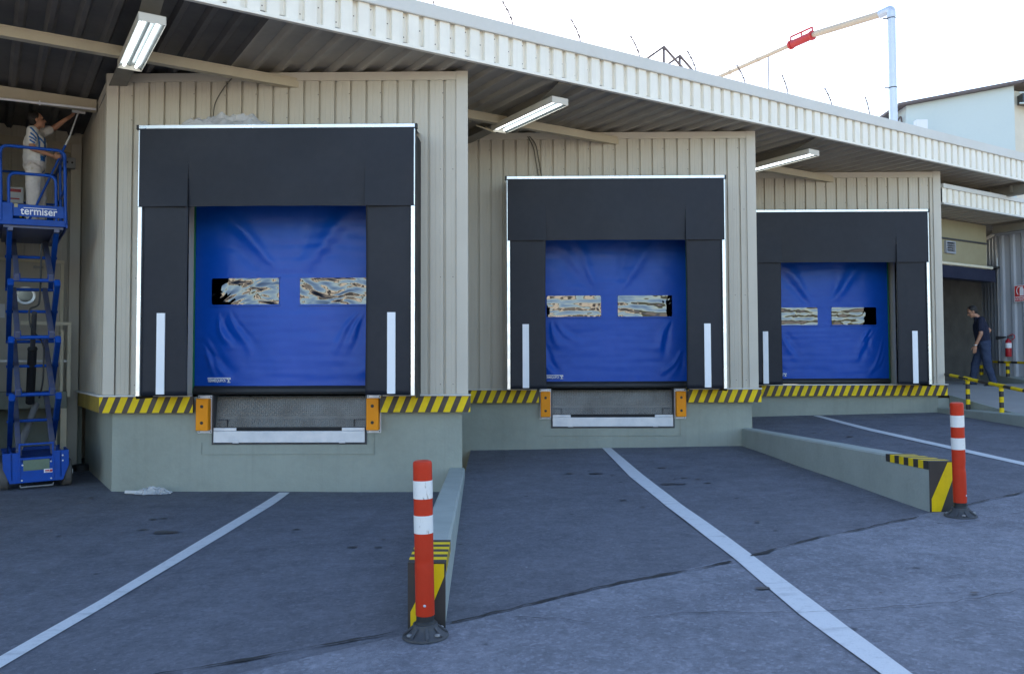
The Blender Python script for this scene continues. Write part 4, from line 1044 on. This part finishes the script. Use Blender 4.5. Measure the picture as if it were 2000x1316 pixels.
def remeshed(mb,name,mats,parent,vox,smooth_it=3,paint=None,fold=0):
    """one continuous skin grown over overlapping limbs"""
    if not isinstance(mats,(list,tuple)): mats=[mats]
    o=mb.build('growing',mats,None); md=o.modifiers.new('r','REMESH'); md.mode='VOXEL'; md.voxel_size=vox; md.use_smooth_shade=True
    sm=o.modifiers.new('s','SMOOTH'); sm.iterations=smooth_it; sm.factor=.5
    dg=bpy.context.evaluated_depsgraph_get(); me=bpy.data.meshes.new_from_object(o.evaluated_get(dg)); bpy.data.objects.remove(o)
    me.name=name; me.materials.clear()
    for m_ in mats: me.materials.append(m_)
    if fold:
        for v in me.vertices:
            c=v.co; f=fold*(noise.noise(V(c.x*9,c.y*9,c.z*14))+.6*noise.noise(V(c.x*20,c.y*20,c.z*34))); v.co=c+v.normal*f
    for p in me.polygons:
        p.use_smooth=True; p.material_index=paint(p.center,p.normal) if paint else 0
    r=bpy.data.objects.new(name,me); COL.objects.link(r); r.parent=parent; return r
def hand(mb,w,d,nrm,thumb,curl=.6,sc=1.0):
    """palm + four bent fingers + thumb; d: along the hand, nrm: palm side, thumb: towards the thumb"""
    w=Vector(w); d=Vector(d).normalized(); nrm=Vector(nrm); nrm=(nrm-d*nrm.dot(d)).normalized(); t=Vector(thumb); t=(t-d*t.dot(d)-nrm*t.dot(nrm)).normalized()
    R=Matrix((d,t,nrm)).transposed()
    ell(mb,w+d*.045*sc,(.052*sc,.040*sc,.016*sc),R)
    for k,(off,L) in enumerate(((.028,.072),(.010,.080),(-.009,.074),(-.027,.058))):
        a=w+d*.082*sc+t*off*sc; c=a; ang=0
        for seg,(f,rr) in enumerate(((.45,.0095),(.32,.0085),(.23,.0078))):
            ang+=curl*(.55+.25*seg); dd=d*cos(ang)+nrm*sin(ang); e=c+dd*L*f*sc; capsule(mb,c,e,rr*sc,rr*.92*sc,8); c=e
    a=w+d*.025*sc+t*.032*sc; b=a+(d*.6+t*.7+nrm*.35).normalized()*.038*sc; c=b+(d*.9+t*.15+nrm*.45*curl).normalized()*.034*sc
    capsule(mb,a,b,.012*sc,.010*sc,8); capsule(mb,b,c,.010*sc,.008*sc,8)
def head(mb,c,fwd,upv,sc=1.0):
    """skull, jaw, nose, brow, lips, ears in one piece with the neck; returns the head frame"""
    c=Vector(c); f=Vector(fwd).normalized(); u=Vector(upv); u=(u-f*u.dot(f)).normalized(); l=u.cross(f)
    R=Matrix((f,l,u)).transposed(); at=lambda x,y,z:c+(f*x+l*y+u*z)*sc
    ell(mb,at(-.012,0,.025),(.098*sc,.076*sc,.092*sc),R)            # skull
    ell(mb,at(.030,0,-.045),(.060*sc,.058*sc,.070*sc),R)            # face
    ell(mb,at(.048,0,-.098),(.034*sc,.036*sc,.024*sc),R)            # chin
    capsule(mb,at(.082,0,-.000),at(.104,0,-.042),.0085*sc,.013*sc,8) # nose
    capsule(mb,at(.075,-.04,.014),at(.075,.04,.014),.013*sc,.013*sc,8)# brow
    capsule(mb,at(.080,-.016,-.070),at(.080,.016,-.070),.009*sc,.009*sc,8)
    for s in (-1,1): ell(mb,at(-.005,s*.078,-.022),(.018*sc,.009*sc,.030*sc),R)
    return at,R
def person(name,loc,rz,label,J,clothes,paint=None):
    t=thing(name,loc,rz,label,'person'); g=lambda k:V(*J[k])
    b=MB(); at,R=head(b,J['head'],J['face'],J['headup'])
    capsule(b,g('neck'),at(-.01,0,-.07),.056,.052)
    capsule(b,g('pelvis'),g('chest'),.115,.125); capsule(b,g('chest'),g('neck'),.10,.062)
    for s in ('n','f'):
        capsule(b,g('chest')+V(0,0,.06),g('sh_'+s),.08,.056)
        capsule(b,g('sh_'+s),g('el_'+s),.052,.041); capsule(b,g('el_'+s),g('wr_'+s),.042,.027)
        hand(b,J['wr_'+s],J['hd_'+s],J['pn_'+s],J['th_'+s],J['cu_'+s])
        capsule(b,g('hip_'+s),g('kn_'+s),.082,.056); capsule(b,g('kn_'+s),g('an_'+s),.056,.036); capsule(b,g('an_'+s)-V(0,0,.03),g('toe_'+s),.032,.026)
        capsule(b,g('pelvis'),g('hip_'+s),.10,.085)
    remeshed(b,'body',M['skin'],t,.0065,2)
    h=MB(); Rh=R; ell(h,at(-.024,0,.036),(.098,.083,.090),Rh); ell(h,at(-.055,0,-.018),(.058,.076,.062),Rh); remeshed(h,'hair',M['hair'],t,.008,2)
    for s in (-1,1):
        e=MB(); ell(e,at(.081,s*.032,-.008),(.010,.013,.008),R); e.build('eye',M['glass_dark'],t,smooth=60)
    sh=MB(); capsule(sh,g('pelvis')+V(0,0,.03),g('chest'),.150,.150); capsule(sh,g('pelvis')+V(0,-.05,.02),g('chest')+V(0,-.07,0),.125,.125); capsule(sh,g('pelvis')+V(0,.05,.02),g('chest')+V(0,.07,0),.125,.125); capsule(sh,g('chest'),g('neck')-V(0,0,.015),.128,.066)
    for s in ('n','f'):
        capsule(sh,g('chest')+V(0,0,.06),g('sh_'+s),.10,.076); e=g('sh_'+s).lerp(g('el_'+s),clothes.get('sleeve',.62)); capsule(sh,g('sh_'+s),e,.074,.070)
    remeshed(sh,'shirt',clothes['shirt'],t,.009,3,paint,.008)
    tr=MB(); capsule(tr,g('pelvis')+V(0,-.05,.02),g('pelvis')+V(0,.05,.02),.135,.135)
    for s in ('n','f'):
        capsule(tr,g('pelvis'),g('hip_'+s),.12,.115); capsule(tr,g('hip_'+s),g('kn_'+s),.108,.086*clothes['baggy']); capsule(tr,g('kn_'+s),g('an_'+s)+V(0,0,.0),.084*clothes['baggy'],.070*clothes['baggy'])
    remeshed(tr,'trousers',clothes['trousers'],t,.010,3,None,.010)
    for s in ('n','f'):
        q=MB(); a=g('an_'+s); to=g('toe_'+s); hl=a-(to-a)*.30; hl.z=to.z+.012; capsule(q,hl,to,.046,.040); capsule(q,a,a-V(0,0,.05),.046,.048); remeshed(q,'shoe',M['shoe'],t,.009,2)
    return t
# the painter on the lift, face turned up to the ceiling, one arm up, one holding the roller pole
segs=[((-.065,1.40),(.03,1.30)),((.03,1.30),(.045,1.20)),((-.06,1.32),(.0,1.26)),((-.075,1.265),(-.005,1.225)),((-.07,1.215),(-.02,1.185)),((.03,1.30),(.115,1.22)),((.115,1.33),(.125,1.05)),((.045,1.22),(.05,1.10))]
def shirt_paint(c,n):
    if n.y>.25: return 0
    best=9
    for (a,b) in segs:
        dx,dz=b[0]-a[0],b[1]-a[1]; L=dx*dx+dz*dz; u=max(0,min(1,((c.x-a[0])*dx+(c.z-a[1])*dz)/L)); best=min(best,math.hypot(c.x-a[0]-dx*u,c.z-a[1]-dz*u))
    if best<.0125: return 1
    if c.z<1.04 and .06+.25*(1.04-c.z)*.2<c.x<.125: return 1
    return 0
JW=dict(head=(.015,-.01,1.575),face=(.95,0,.30),headup=(-.2,0,1),neck=(-.01,0,1.44),chest=(.0,0,1.25),pelvis=(.0,0,.90),
 sh_n=(-.045,-.165,1.375),el_n=(-.045,-.235,1.115),wr_n=(.215,-.20,1.045),hd_n=(1,.05,-.02),pn_n=(0,.8,.2),th_n=(.1,0,1),cu_n=.95,
 sh_f=(.06,.155,1.425),el_f=(.25,.17,1.545),wr_f=(.395,.12,1.680),hd_f=(.75,0,.65),pn_f=(.3,-.3,.8),th_f=(0,-1,.2),cu_f=.35,
 hip_n=(-.02,-.095,.86),kn_n=(-.01,-.105,.47),an_n=(-.03,-.11,.10),toe_n=(.13,-.13,.035),
 hip_f=(.02,.095,.86),kn_f=(.07,.105,.47),an_f=(.06,.11,.10),toe_f=(.22,.13,.035))
person('person',P(.575,13.72,LZ+ZP+.035),RZ,'man in paint-stained white work clothes on the blue lift, reaching up to the ceiling',JW,dict(shirt=[M['work_white'],M['tee_blue']],trousers=M['work_trouser'],baggy=1.12,sleeve=.60),shirt_paint)
pole=thing('roller_pole',P(.575,13.72,LZ+ZP+.035),RZ,'blue telescopic paint roller pole held by the man on the lift','roller pole')
q=MB(); q.tube([V(-.08,-.185,.06),V(.37,-.185,1.22)],.016,10); q.build('handle_tube',M['lift_blue'],pole,smooth=50)
q=MB(); q.tube([V(.37,-.185,1.22),V(.425,-.185,1.36)],.015,10); q.tube([V(.425,-.185,1.36),V(.52,-.15,1.70)],.011,10); q.build('extension_tube',M['gal'],pole,smooth=50)
q=MB(); q.tube([V(.45,-.15,1.745),V(.62,-.15,1.745)],.028,14); q.tube([V(.52,-.15,1.70),V(.535,-.15,1.72)],.008,6); q.build('roller_head',M['work_white'],pole,smooth=50)

JB=dict(head=(.165,0,1.645),face=(.93,0,-.38),headup=(.38,0,1),neck=(.075,0,1.525),chest=(.015,0,1.32),pelvis=(-.045,0,.94),
 sh_n=(.03,.17,1.455),el_n=(.055,.235,1.150),wr_n=(.165,.215,.890),hd_n=(.12,-.02,-1),pn_n=(-.3,-1,0),th_n=(1,0,0),cu_n=.30,
 sh_f=(.02,-.17,1.45),el_f=(-.215,-.235,1.240),wr_f=(-.045,-.225,1.035),hd_f=(.8,.15,-.55),pn_f=(0,1,0),th_f=(.3,0,1),cu_f=.5,
 hip_n=(-.05,.095,.90),kn_n=(-.085,.10,.49),an_n=(-.200,.10,.115),toe_n=(-.035,.12,.035),
 hip_f=(-.03,-.095,.90),kn_f=(.105,-.10,.49),an_f=(.170,-.10,.12),toe_f=(.335,-.11,.045))
man=person('person',(9.92,18.3,1.185),pi-.28,'man in navy T-shirt and jeans walking up the ramp with his head bowed',JB,dict(shirt=M['tee_navy'],trousers=M['jeans'],baggy=1.0,sleeve=.66))
q=MB(); q.lathe([(.031,-.012),(.034,-.01),(.034,.01),(.031,.012)],(0,0,0),16); o=q.build('wrist_watch',M['gal'],man,smooth=40); o.location=(.158,.2165,.915)

# ------------------------------------------------------------------ ramp, rails and the next building on the right
def ramp_z(x,y):
    return max(z_road(x,y)-.02, min(1.255, 1.09+.11*(y-16.9)))
m=MB(); m.grid(lambda u,v:(8.447+16*u**1.5, lerp(y_crack(8.47+16*u**1.5),27,v), ramp_z(8.47+16*u**1.5,lerp(y_crack(8.47+16*u**1.5),27,v)) if v>0 else z_road(8.47+16*u**1.5,y_crack(8.47+16*u**1.5))),40,90)
tag(m.build('ramp',M['ramp'],smooth=30),'pale concrete ramp climbing to the far doorway','ramp',kind='structure')
rk=MB(); n=24; rows=[]
for k in range(n+1):
    y=lerp(16.78,9.2,k/n); zt=max(.835, z_road(8.2,y)+.02) if y<12 else .84; zr=ramp_z(8.47,y)
    rows.append((y,zt,zr))
vs=[]; fs=[]
for (y,zt,zr) in rows: vs+=[V(8.20,y,-.1),V(8.20,y,zt-.015),V(8.215,y,zt),V(8.445,y,zt),V(8.445,y,max(zr,zt)+.003),V(8.49,y,max(zr,zt)+.003)]
for k in range(n):
    for j in range(5): fs.append((k*6+j,k*6+j+1,(k+1)*6+j+1,(k+1)*6+j))
rk.add(vs,fs); rk.prism([V(8.19,16.79,-.1),V(8.447,16.79,-.1),V(8.447,16.79,1.02),V(8.19,16.79,1.02)],V(0,2.5,0))
tag(rk.build('ramp_kerb',M['concrete'],smooth=30),'long low concrete kerb between the last apron and the ramp, carrying striped posts','kerb wall')
fk=MB(); rows=[]
for k in range(n+1):
    y=lerp(20.75,12.0,k/n); zt=1.44+.10*(y-20.0) if y<20 else 1.44
    rows.append((y,zt))
vs=[];fs=[]
for (y,zt) in rows: vs+=[V(11.2,y,zt-1.2),V(11.2,y,zt),V(11.5,y,zt),V(11.5,y,zt-1.2)]
for k in range(n):
    for j in range(3): fs.append((k*4+j,k*4+j+1,(k+1)*4+j+1,(k+1)*4+j))
fk.add(vs,fs); tag(fk.build('ramp_kerb',M['concrete']),'grey concrete kerb at the foot of the silver building across the ramp','kerb wall')

def striped_tube(mb,a,b,r,per,ph=0,n=12):
    """alternating yellow (0) and black (1) lengths"""
    a=Vector(a);b=Vector(b);L=(b-a).length; d=(b-a)/L; x=-ph; k=0
    while x<L:
        x0=max(0,x); x1=min(L,x+per)
        if x1-x0>.004: mb.tube([a+d*x0,a+d*x1],r*(1.04 if k%2==0 else 1),n,k%2)
        x+=per; k+=1
rail=thing('striped_railing',(8.32,16.95,1.52),0,'yellow and black tube railing fixed to the dock wall and sloping down the ramp','railing')
q=MB(); striped_tube(q,V(0,.0,0),V(.02,-7.2,-.72),.030,.34,.2); q.build('top_rail',[M['yellow'],M['black']],rail,smooth=50)
for y in (-1.08,-2.18,-3.4,-4.6):
    q=MB(); zt=.1*y; striped_tube(q,V(.01,y,zt),V(.01,y,-.682),.036,.095,.0); q.build('post',[M['yellow'],M['black']],rail,smooth=50)
    q=MB(); q.tube([V(.01,y-.11,zt-.011),V(.01,y+.11,zt+.011)],.036,12); q.build('collar',M['yellow'],rail,smooth=50)
r2=thing('striped_railing',(11.26,20.8,1.44),0,'low yellow and black tube railing on the kerb below the extinguisher','railing')
q=MB(); striped_tube(q,V(0,-.55,.315),V(0,-5.0,.20),.026,.26,.05); q.build('top_rail',[M['yellow'],M['black']],r2,smooth=50)
for y in (.0,-1.12,-2.3):
    q=MB(); zt=.325+.026*y if y<0 else .24; zb=min(0,.1*(y+.8)); striped_tube(q,V(0,y,zt),V(0,y,zb),.040,.085); q.build('post',[M['yellow'],M['black']],r2,smooth=50)

# ------------------------------------------------------------------ second canopy, doorway wall and silver building
c2=thing('canopy',P(16.1,9.6,4.87),0,'lower cream canopy beyond the end of the long one','canopy')
def rel(mb,o):
    L=o.location; mb.v=[(p[0]-L.x,p[1]-L.y,p[2]-L.z) for p in mb.v]; return mb
q=MB(); sheet(q,P(16.1,9.6,4.90),e1,Z_,-e2,20,.30,FASP); rel(q,c2).build('fascia',M['fascia'],c2)
q=MB(); q.obox(P(16.1,9.57,5.19),e1*20,e2*.2,Z_*.085); q.obox(P(16.1,9.57,4.865),e1*20,e2*.06,Z_*.035); rel(q,c2).build('coping',M['coping'],c2)
q=MB(); sheet(q,P(16.1,9.63,4.88),e1,e2,-Z_,20,4,SOFP); rel(q,c2).build('soffit',M['soffit'],c2)
q=MB(); q.obox(P(16.1,9.66,5.10),e1*20,e2*4,Z_*.1); rel(q,c2).build('roof',M['steel_grey'],c2)
q=MB(); ibeam(q,P(19.6,9.66,4.68),P(19.6,10.5,4.68),.19,.14); rel(q,c2).build('rafter',M['rafter'],c2)

TD=10.55
dw=thing('doorway_wall',P(18.5,TD,1.2),0,'cream wall with louvre and dark open doorway behind the walking man','wall')
q=MB(); q.obox(P(15.9,TD,3.80),e1*3.5,e2*.15,Z_*1.06); q.obox(P(15.9,TD,0.2),e1*1.2,e2*.15,Z_*3.599); rel(q,dw).build('wall_face',M['cream_wall'],dw)
M['gloom']=mat('doorway_gloom_tone',(.035,.036,.036),.8,0,.2)  # near-black tone puts the unlit room's shade into its surfaces
q=MB(); q.obox(P(17.0,TD+2.4,.2),e1*10,e2*.1,Z_*4.2); q.obox(P(17.05,TD+.16,.2),e1*.05,e2*2.2,Z_*4.2); q.obox(P(17.1,TD+.16,3.95),e1*9.8,e2*2.2,Z_*.04); rel(q,dw).build('interior_shade',M['gloom'],dw)
q=MB(); q.obox(P(15.9,TD-.028,4.42),e1*3.5,e2*.028,Z_*.035); rel(q,dw).build('cable_strip',M['dark_grey'],dw)
q=MB(); q.tube([P(17.1,TD-.12,3.87),P(19.38,TD-.12,3.87)],.035,10); q.tube([P(17.75,TD-.12,3.76),P(17.75,TD-.12,3.84)],.016,8); rel(q,dw).build('pipe',M['cream'],dw,smooth=50)
q=MB(); q.obox(P(17.1,TD-.20,3.55),e1*2.28,e2*.19,Z_*.26); rel(q,dw).build('roller_box',M['tee_navy'],dw)
lo=P(17.72,TD-.055,4.115); lw=.36; lh=.27
q=MB(); q.obox(lo,e1*lw,e2*.053,Z_*.03); q.obox(lo+UP*(lh-.03),e1*lw,e2*.053,Z_*.03); q.obox(lo+UP*.03,e1*.03,e2*.053,Z_*(lh-.06)); q.obox(lo+UP*.03+e1*(lw-.03),e1*.03,e2*.053,Z_*(lh-.06))
lf_=rel(q,dw).build('louvre_frame',M['grey_panel'],dw)
q=MB()
for k in range(4): q.obox(lo+e1*.03+e2*.010+UP*(.042+.052*k),e1*(lw-.06),e2*.032-UP*.018,UP*.008)
rel(q,dw).build('louvre_blade',M['grey_panel'],lf_)
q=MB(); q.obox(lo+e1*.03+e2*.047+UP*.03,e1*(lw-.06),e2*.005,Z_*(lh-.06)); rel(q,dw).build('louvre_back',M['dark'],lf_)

sv=thing('silver_shed',P(20.25,10.78,1.2),0,'silver-grey ribbed metal building with a chamfered corner beside the ramp','shed')
q=MB(); sheet(q,P(20.25,4.0,1.0),e2,Z_,-e1,6.78,3.80,GREYP,0,u_off=.1)
cd=(P(21.17,11.66,0)-P(20.25,10.78,0)); Lc=cd.length; cd.normalize(); nn_=V(cd.y,-cd.x,0); nn_=nn_ if nn_.dot(e1)<0 else -nn_
sheet(q,P(20.25,10.78,1.0),cd,Z_,nn_,Lc,3.80,GREYP); rel(q,sv).build('wall_panel',M['grey_panel'],sv)
q=MB(); q.obox(P(20.22,4.0,4.72),e1*.06,e2*6.79,Z_*.085); q.obox(P(20.22,10.79,4.72)-nn_*.0,cd*Lc,-nn_*.06,Z_*.085); rel(q,sv).build('top_trim',M['grey_panel'],sv,bevel=.004)
q=MB(); q.prism([P(20.29,4.0,4.70),P(20.29,10.78,4.70),P(21.2,11.64,4.70),P(24,11.64,4.70),P(24,4.0,4.70)],V(0,0,.02)); rel(q,sv).build('roof',M['steel_grey'],sv)
q=MB(); q.obox(P(21.12,11.62,3.95),e1*.10,e2*.10,Z_*.85); rel(q,sv).build('corner_post',M['grey_panel'],sv)

ex=thing('fire_extinguisher',P(20.17,10.52,1.87),RZ+pi/2,'red fire extinguisher with black horn hanging on the silver wall','fire extinguisher')
# local frame: x along the wall away from the yard, y = away from the wall
q=MB(); q.lathe([(.02,0),(.062,.0),(.068,.02),(.068,.33),(.06,.37),(.03,.40),(.022,.42)],(0,.0,0),24); q.build('cylinder',M['ext_red'],ex,smooth=40)
q=MB(); q.lathe([(.0690,.20),(.0694,.205),(.0694,.31),(.069,.315)],(0,0,0),24); q.build('label',M['white_paint'],ex,smooth=40)
q=MB(); q.tube([V(0,0,.42),V(0,0,.47)],.02,10); q.box(-.09,.02,-.012,.012,.465,.485); q.box(-.08,.02,-.01,.01,.43,.442); q.build('valve_handle',M['dark_grey'],ex)
q=MB(); q.tube([V(.03,.02,.455),V(.09,.03,.45),V(.24,.04,.44)],[.016,.022,.045],14); q.build('horn',M['rubber'],ex,smooth=40)
q=MB(); q.tube(fillet([V(.0,.0,.47),V(-.12,.01,.53),V(-.17,.01,.44),V(-.09,.02,.38)],.06),.010,8); q.build('hose',M['red_paint'],ex,smooth=50)
sg=thing('extinguisher_sign',P(20.20,10.20,3.13),0,'red sign with white extinguisher symbol and lettering on the silver wall','sign')
def sgm(mb,name,m_,dt): return None
q=MB(); so_=V(0,0,0)
q.obox(-e2*.17-e1*.012,e2*.34,e1*.010,Z_*.38); so=q.build('sign_plate',M['white_paint'],sg)
def onsign(mb,lift):
    # local (a: away from the yard along the wall, z) placed on the face that looks towards the docks
    mb.v=[tuple(e2*(.17-p[0])+UP*p[2]-e1*(lift+p[1])) for p in mb.v]; return mb
q=MB(); q.box(.012,.328,0,.002,.115,.368); q.box(.012,.328,0,.002,.012,.098); onsign(q,.012).build('red_field',M['red_paint'],so)
q=MB(); q.box(.125,.215,0,.002,.135,.29); q.prism([V(.125,0,.29),V(.215,0,.29),V(.19,0,.33),V(.15,0,.33)],V(0,.002,0)); q.box(.155,.205,0,.002,.335,.352)
pts=[(.15,.335),(.10,.345),(.065,.30),(.06,.23),(.09,.16)]
for a_,b_ in zip(pts,pts[1:]):
    dx,dz=b_[0]-a_[0],b_[1]-a_[1]; L=math.hypot(dx,dz); nx,nz=-dz/L*.009,dx/L*.009
    q.prism([V(a_[0]+nx,0,a_[1]+nz),V(a_[0]-nx,0,a_[1]-nz),V(b_[0]-nx,0,b_[1]-nz),V(b_[0]+nx,0,b_[1]+nz)],V(0,.0018,0))
onsign(q,.0143).build('symbol',M['white_paint'],so)
T=text_mb('EXTINTOR',1,.5,.01); a_,b_,c_,d_=bounds(T); T.v=[(.025+(p[0]-a_)/(b_-a_)*.29,(p[2]+.5)*.0015,.03+(p[1]-c_)/(d_-c_)*.05) for p in T.v]; onsign(T,.0143).build('lettering',M['white_paint'],so)

# ------------------------------------------------------------------ pipework and clutter on the roof
pp=thing('roof_pipe',P(18.19,12.0,6.3),0,'tan lagged pipe carried over the roof to a tall pale blue foil duct','roof pipe')
A=P(18.19,12.0,0)
q=MB(); q.tube([V(0,0,0),V(0,0,3.72)],.092,20); 
q.build('duct_riser',M['pipe_blue'],pp,smooth=50)
q=MB(); 
k=.06
while k<3.7: q.lathe([(.0925,k-.006),(.0945,k),(.0925,k+.006)],(0,0,0),20); k+=.105
q.build('duct_seam',M['pipe_blue'],pp,smooth=50)
for z in (.62,1.95,3.62):
    q=MB(); q.lathe([(.094,z-.012),(.100,z-.008),(.100,z+.008),(.094,z+.012)],(0,0,0),20); q.box(-.20,-.09,-.012,.012,z-.012,z+.012); q.build('duct_clamp',M['dark_grey'],pp,smooth=40)
zt=3.83
q=MB(); q.tube(fillet([V(0,0,3.66),V(0,0,zt+.02),e2*.30+V(0,0,zt)],.17,8),.100,18); q.build('duct_elbow',M['pipe_blue'],pp,smooth=25)
off=-e1*.09
q=MB(); q.tube([e2*.30+UP*zt,e2*1.9+UP*zt-e1*.33],.082,16); q.build('lagged_pipe',M['pipe_tan'],pp,smooth=50)
far=V(5.881,24.331,10.119); Lp=pp.location
d0=e2*1.9+UP*zt-e1*.33; fe=far-Lp; fe=fe+(fe-d0)*.35
q=MB(); q.tube([d0,fe],.058,14); q.build('pipe_run',M['pipe_tan'],pp,smooth=50)
q=MB(); q.tube([fe,fe-UP*5.0],.058,12); q.build('pipe_drop',M['pipe_tan'],pp,smooth=50)
dd=(fe-d0).normalized(); 
for u in (.02,.9,2.0,3.1,4.2):
    c=d0+dd*u; q=MB(); q.tube([c-dd*.02,c+dd*.02],.07,14); q.build('pipe_collar',M['pipe_tan'],pp,smooth=40)
# red clamp cradle round the pipe
c=d0+dd*.10; 
rc=MB(); rc.tube([c,c+dd*.72],.105,14); sidev=dd.cross(UP).normalized()
for u in (0,.36,.72): rc.tube([c+dd*u+UP*.09,c+dd*u+UP*.22],.022,8)
rc.tube([c+UP*.21,c+dd*.72+UP*.21],.026,8); rc.tube([c-dd*.02,c+dd*.04],.125,14); rc.tube([c+dd*.68,c+dd*.74],.125,14)
rc.build('red_cradle',M['red_plastic'] if 'red_plastic' in M else M['red_paint'],pp,smooth=40)
c=d0+dd*1.62
q=MB(); q.tube([c,V(c.x,c.y,-.2)],.016,8); 
for z in (.9,1.3): q.tube([V(c.x,c.y,z)-e1*.05,V(c.x,c.y,z)+e1*.03+UP*.02],.008,5)
q.build('support_rod',M['rust'],pp)
q=MB(); q.lathe([(.14,0),(.14,.85),(.12,.90),(.05,.92)],P(18.0,12.35,6.28),20); tag(q.build('roof_tank',M['lift_blue'],smooth=40),'small blue plastic drum beside the duct on the roof','drum')

# ------------------------------------------------------------------ far building
fb=thing('far_building',(20.7,45,0),0,'pale blue-grey rendered building rising beyond the canopy roof','building')
def frel(mb): mb.v=[(p[0]-20.7,p[1]-45,p[2]) for p in mb.v]; return mb
zr=lambda x: 15.52+(x-20.157)*.1838
q=MB(); q.prism([V(20.70,45,0),V(26.46,45,0),V(26.46,45,zr(26.46)),V(20.70,45,zr(20.70))],V(0,10,0)); frel(q).build('front_wall',M['far_wall'],fb)
q=MB(); q.prism([V(26.47,45.3,0),V(33,48.0,0),V(33,48.0,zr(26.46)-.15),V(26.47,45.3,zr(26.46)-.15)],V(0,8,0)); sw=frel(q).build('side_wall',M['far_cream'],fb)
q=MB(); q.box(26.9,29,44.95,46,15.75,16.25); frel(q).build('window',M['glass_dark'],sw)
q=MB(); q.box(26.7,29.2,44.9,44.96,15.68,15.75); q.box(26.7,29.2,44.9,44.96,16.25,16.32); frel(q).build('window_frame',M['far_wall'],sw)
q=MB(); q.prism([V(20.10,44.55,zr(20.10)),V(33,44.55,zr(33)),V(33,44.55,zr(33)+.16),V(20.10,44.55,zr(20.10)+.14)],V(0,11,0)); frel(q).build('roof',M['rust'],fb)
q=MB(); q.box(20.16,20.69,46.2,46.4,13,15.4); frel(q).build('bay_shade_panel',M['dark_grey'],fb)  # dark panel painted in for the shaded opening under the roof
q=MB(); q.tube(fillet([V(20.2,45.4,14.2),V(20.35,45.3,14.9),V(20.55,45.3,15.2),V(20.65,45.4,14.6)],.2),.05,7); frel(q).build('vent_pipe',M['rust'],fb)
ac=thing('roof_unit',(20.9,44.2,13.6),0,'small white air-conditioning unit on the far building','air conditioner')
q=MB(); q.box(-.05,.55,0,.35,.55,1.05); q.build('casing',M['white_paint'],ac,bevel=.02)
q=MB(); q.box(-.05,0,.05,.3,0,.55); q.box(.5,.55,.05,.3,0,.55); q.build('stand',M['dark_grey'],ac)
q=MB(); q.box(-.62,-.1,.1,.3,.55,.75); q.box(-.62,-.55,.1,.3,0,.55); q.build('cowl',M['cream'],ac)

# ------------------------------------------------------------------ what the door windows mirror: the far side of the yard
ow=thing('opposite_warehouse',(-8,-48,0),0,'low sunlit cream warehouse across the yard, mirrored in the door windows','warehouse')
q=MB(); q.box(-24,20,-14,0,-1,6.2); q.build('wall',M['far_cream'],ow)
q=MB(); q.box(-24.6,20.6,-14.5,.6,6.2,6.7); q.build('roof',M['dark_grey'],ow)
for x in (-20,-11,-2,7,14):
    q=MB(); q.box(x,x+4.2,.0,.12,-.5,3.9); q.build('shutter',M['dark_grey'],ow)
hm=MB(); 
def ridge(u,v):
    a=math.radians(195+150*u); r=210+160*v; hh=(24+26*noise.noise(V(u*5,1.3,0))+9*noise.noise(V(u*19,4,0)))*sin(pi*min(1,v*1.0)*.5)
    return (r*cos(a),r*sin(a),-3+max(0,hh))
hm.grid(ridge,120,12); tag(hm.build('hills',mat('dry_scrub_hillside',(.15,.145,.085),.9,0,.7,(.05,.065,.03),.06),smooth=40),'dry scrub-covered hills behind the yard','hills',kind='structure')

# ------------------------------------------------------------------ camera and daylight
cam=bpy.data.cameras.new('camera'); co=bpy.data.objects.new('camera',cam); COL.objects.link(co); scene.camera=co
cam.sensor_width=36; cam.lens=36*1651.1248/2000; cam.clip_end=3000; cam.clip_start=.05
pi_,ya,ro=0.0380,-0.0102,0.0034
F=V(sin(ya)*cos(pi_),cos(ya)*cos(pi_),sin(pi_)); r_=V(cos(ya),-sin(ya),0); u_=r_.cross(F)
Rv=r_*cos(ro)-u_*sin(ro); Uv=r_*sin(ro)+u_*cos(ro)
co.matrix_world=Matrix(((Rv.x,Uv.x,-F.x,0),(Rv.y,Uv.y,-F.y,0),(Rv.z,Uv.z,-F.z,H),(0,0,0,1)))
SUN_EL=math.radians(33); SUN_AZ=math.radians(2)      # azimuth clockwise from +y: behind the building
w=bpy.data.worlds.new('World'); scene.world=w; w.use_nodes=True; nt=w.node_tree
bg=nt.nodes['Background']; sky=nt.nodes.new('ShaderNodeTexSky'); sky.sky_type='NISHITA'; sky.sun_disc=False; sky.sun_elevation=SUN_EL; sky.sun_rotation=SUN_AZ
sky.air_density=1.0; sky.dust_density=.5; sky.ozone_density=1.0
nt.links.new(sky.outputs[0],bg.inputs[0]); bg.inputs[1].default_value=.12
sl=bpy.data.lights.new('sun','SUN'); sl.energy=4.0; sl.angle=math.radians(.53); sl.color=(1,.93,.82)
so=bpy.data.objects.new('sun',sl); COL.objects.link(so)
d=V(sin(SUN_AZ)*cos(SUN_EL),cos(SUN_AZ)*cos(SUN_EL),sin(SUN_EL)); so.rotation_euler=(-d).to_track_quat('-Z','Y').to_euler()
vs_=scene.view_settings; vs_.view_transform='Standard'; vs_.look='None'; vs_.exposure=1.85; vs_.gamma=1.0; vs_.use_curve_mapping=False
scene.cycles.max_bounces=8; scene.cycles.diffuse_bounces=4; scene.cycles.glossy_bounces=4; scene.cycles.use_denoising=True
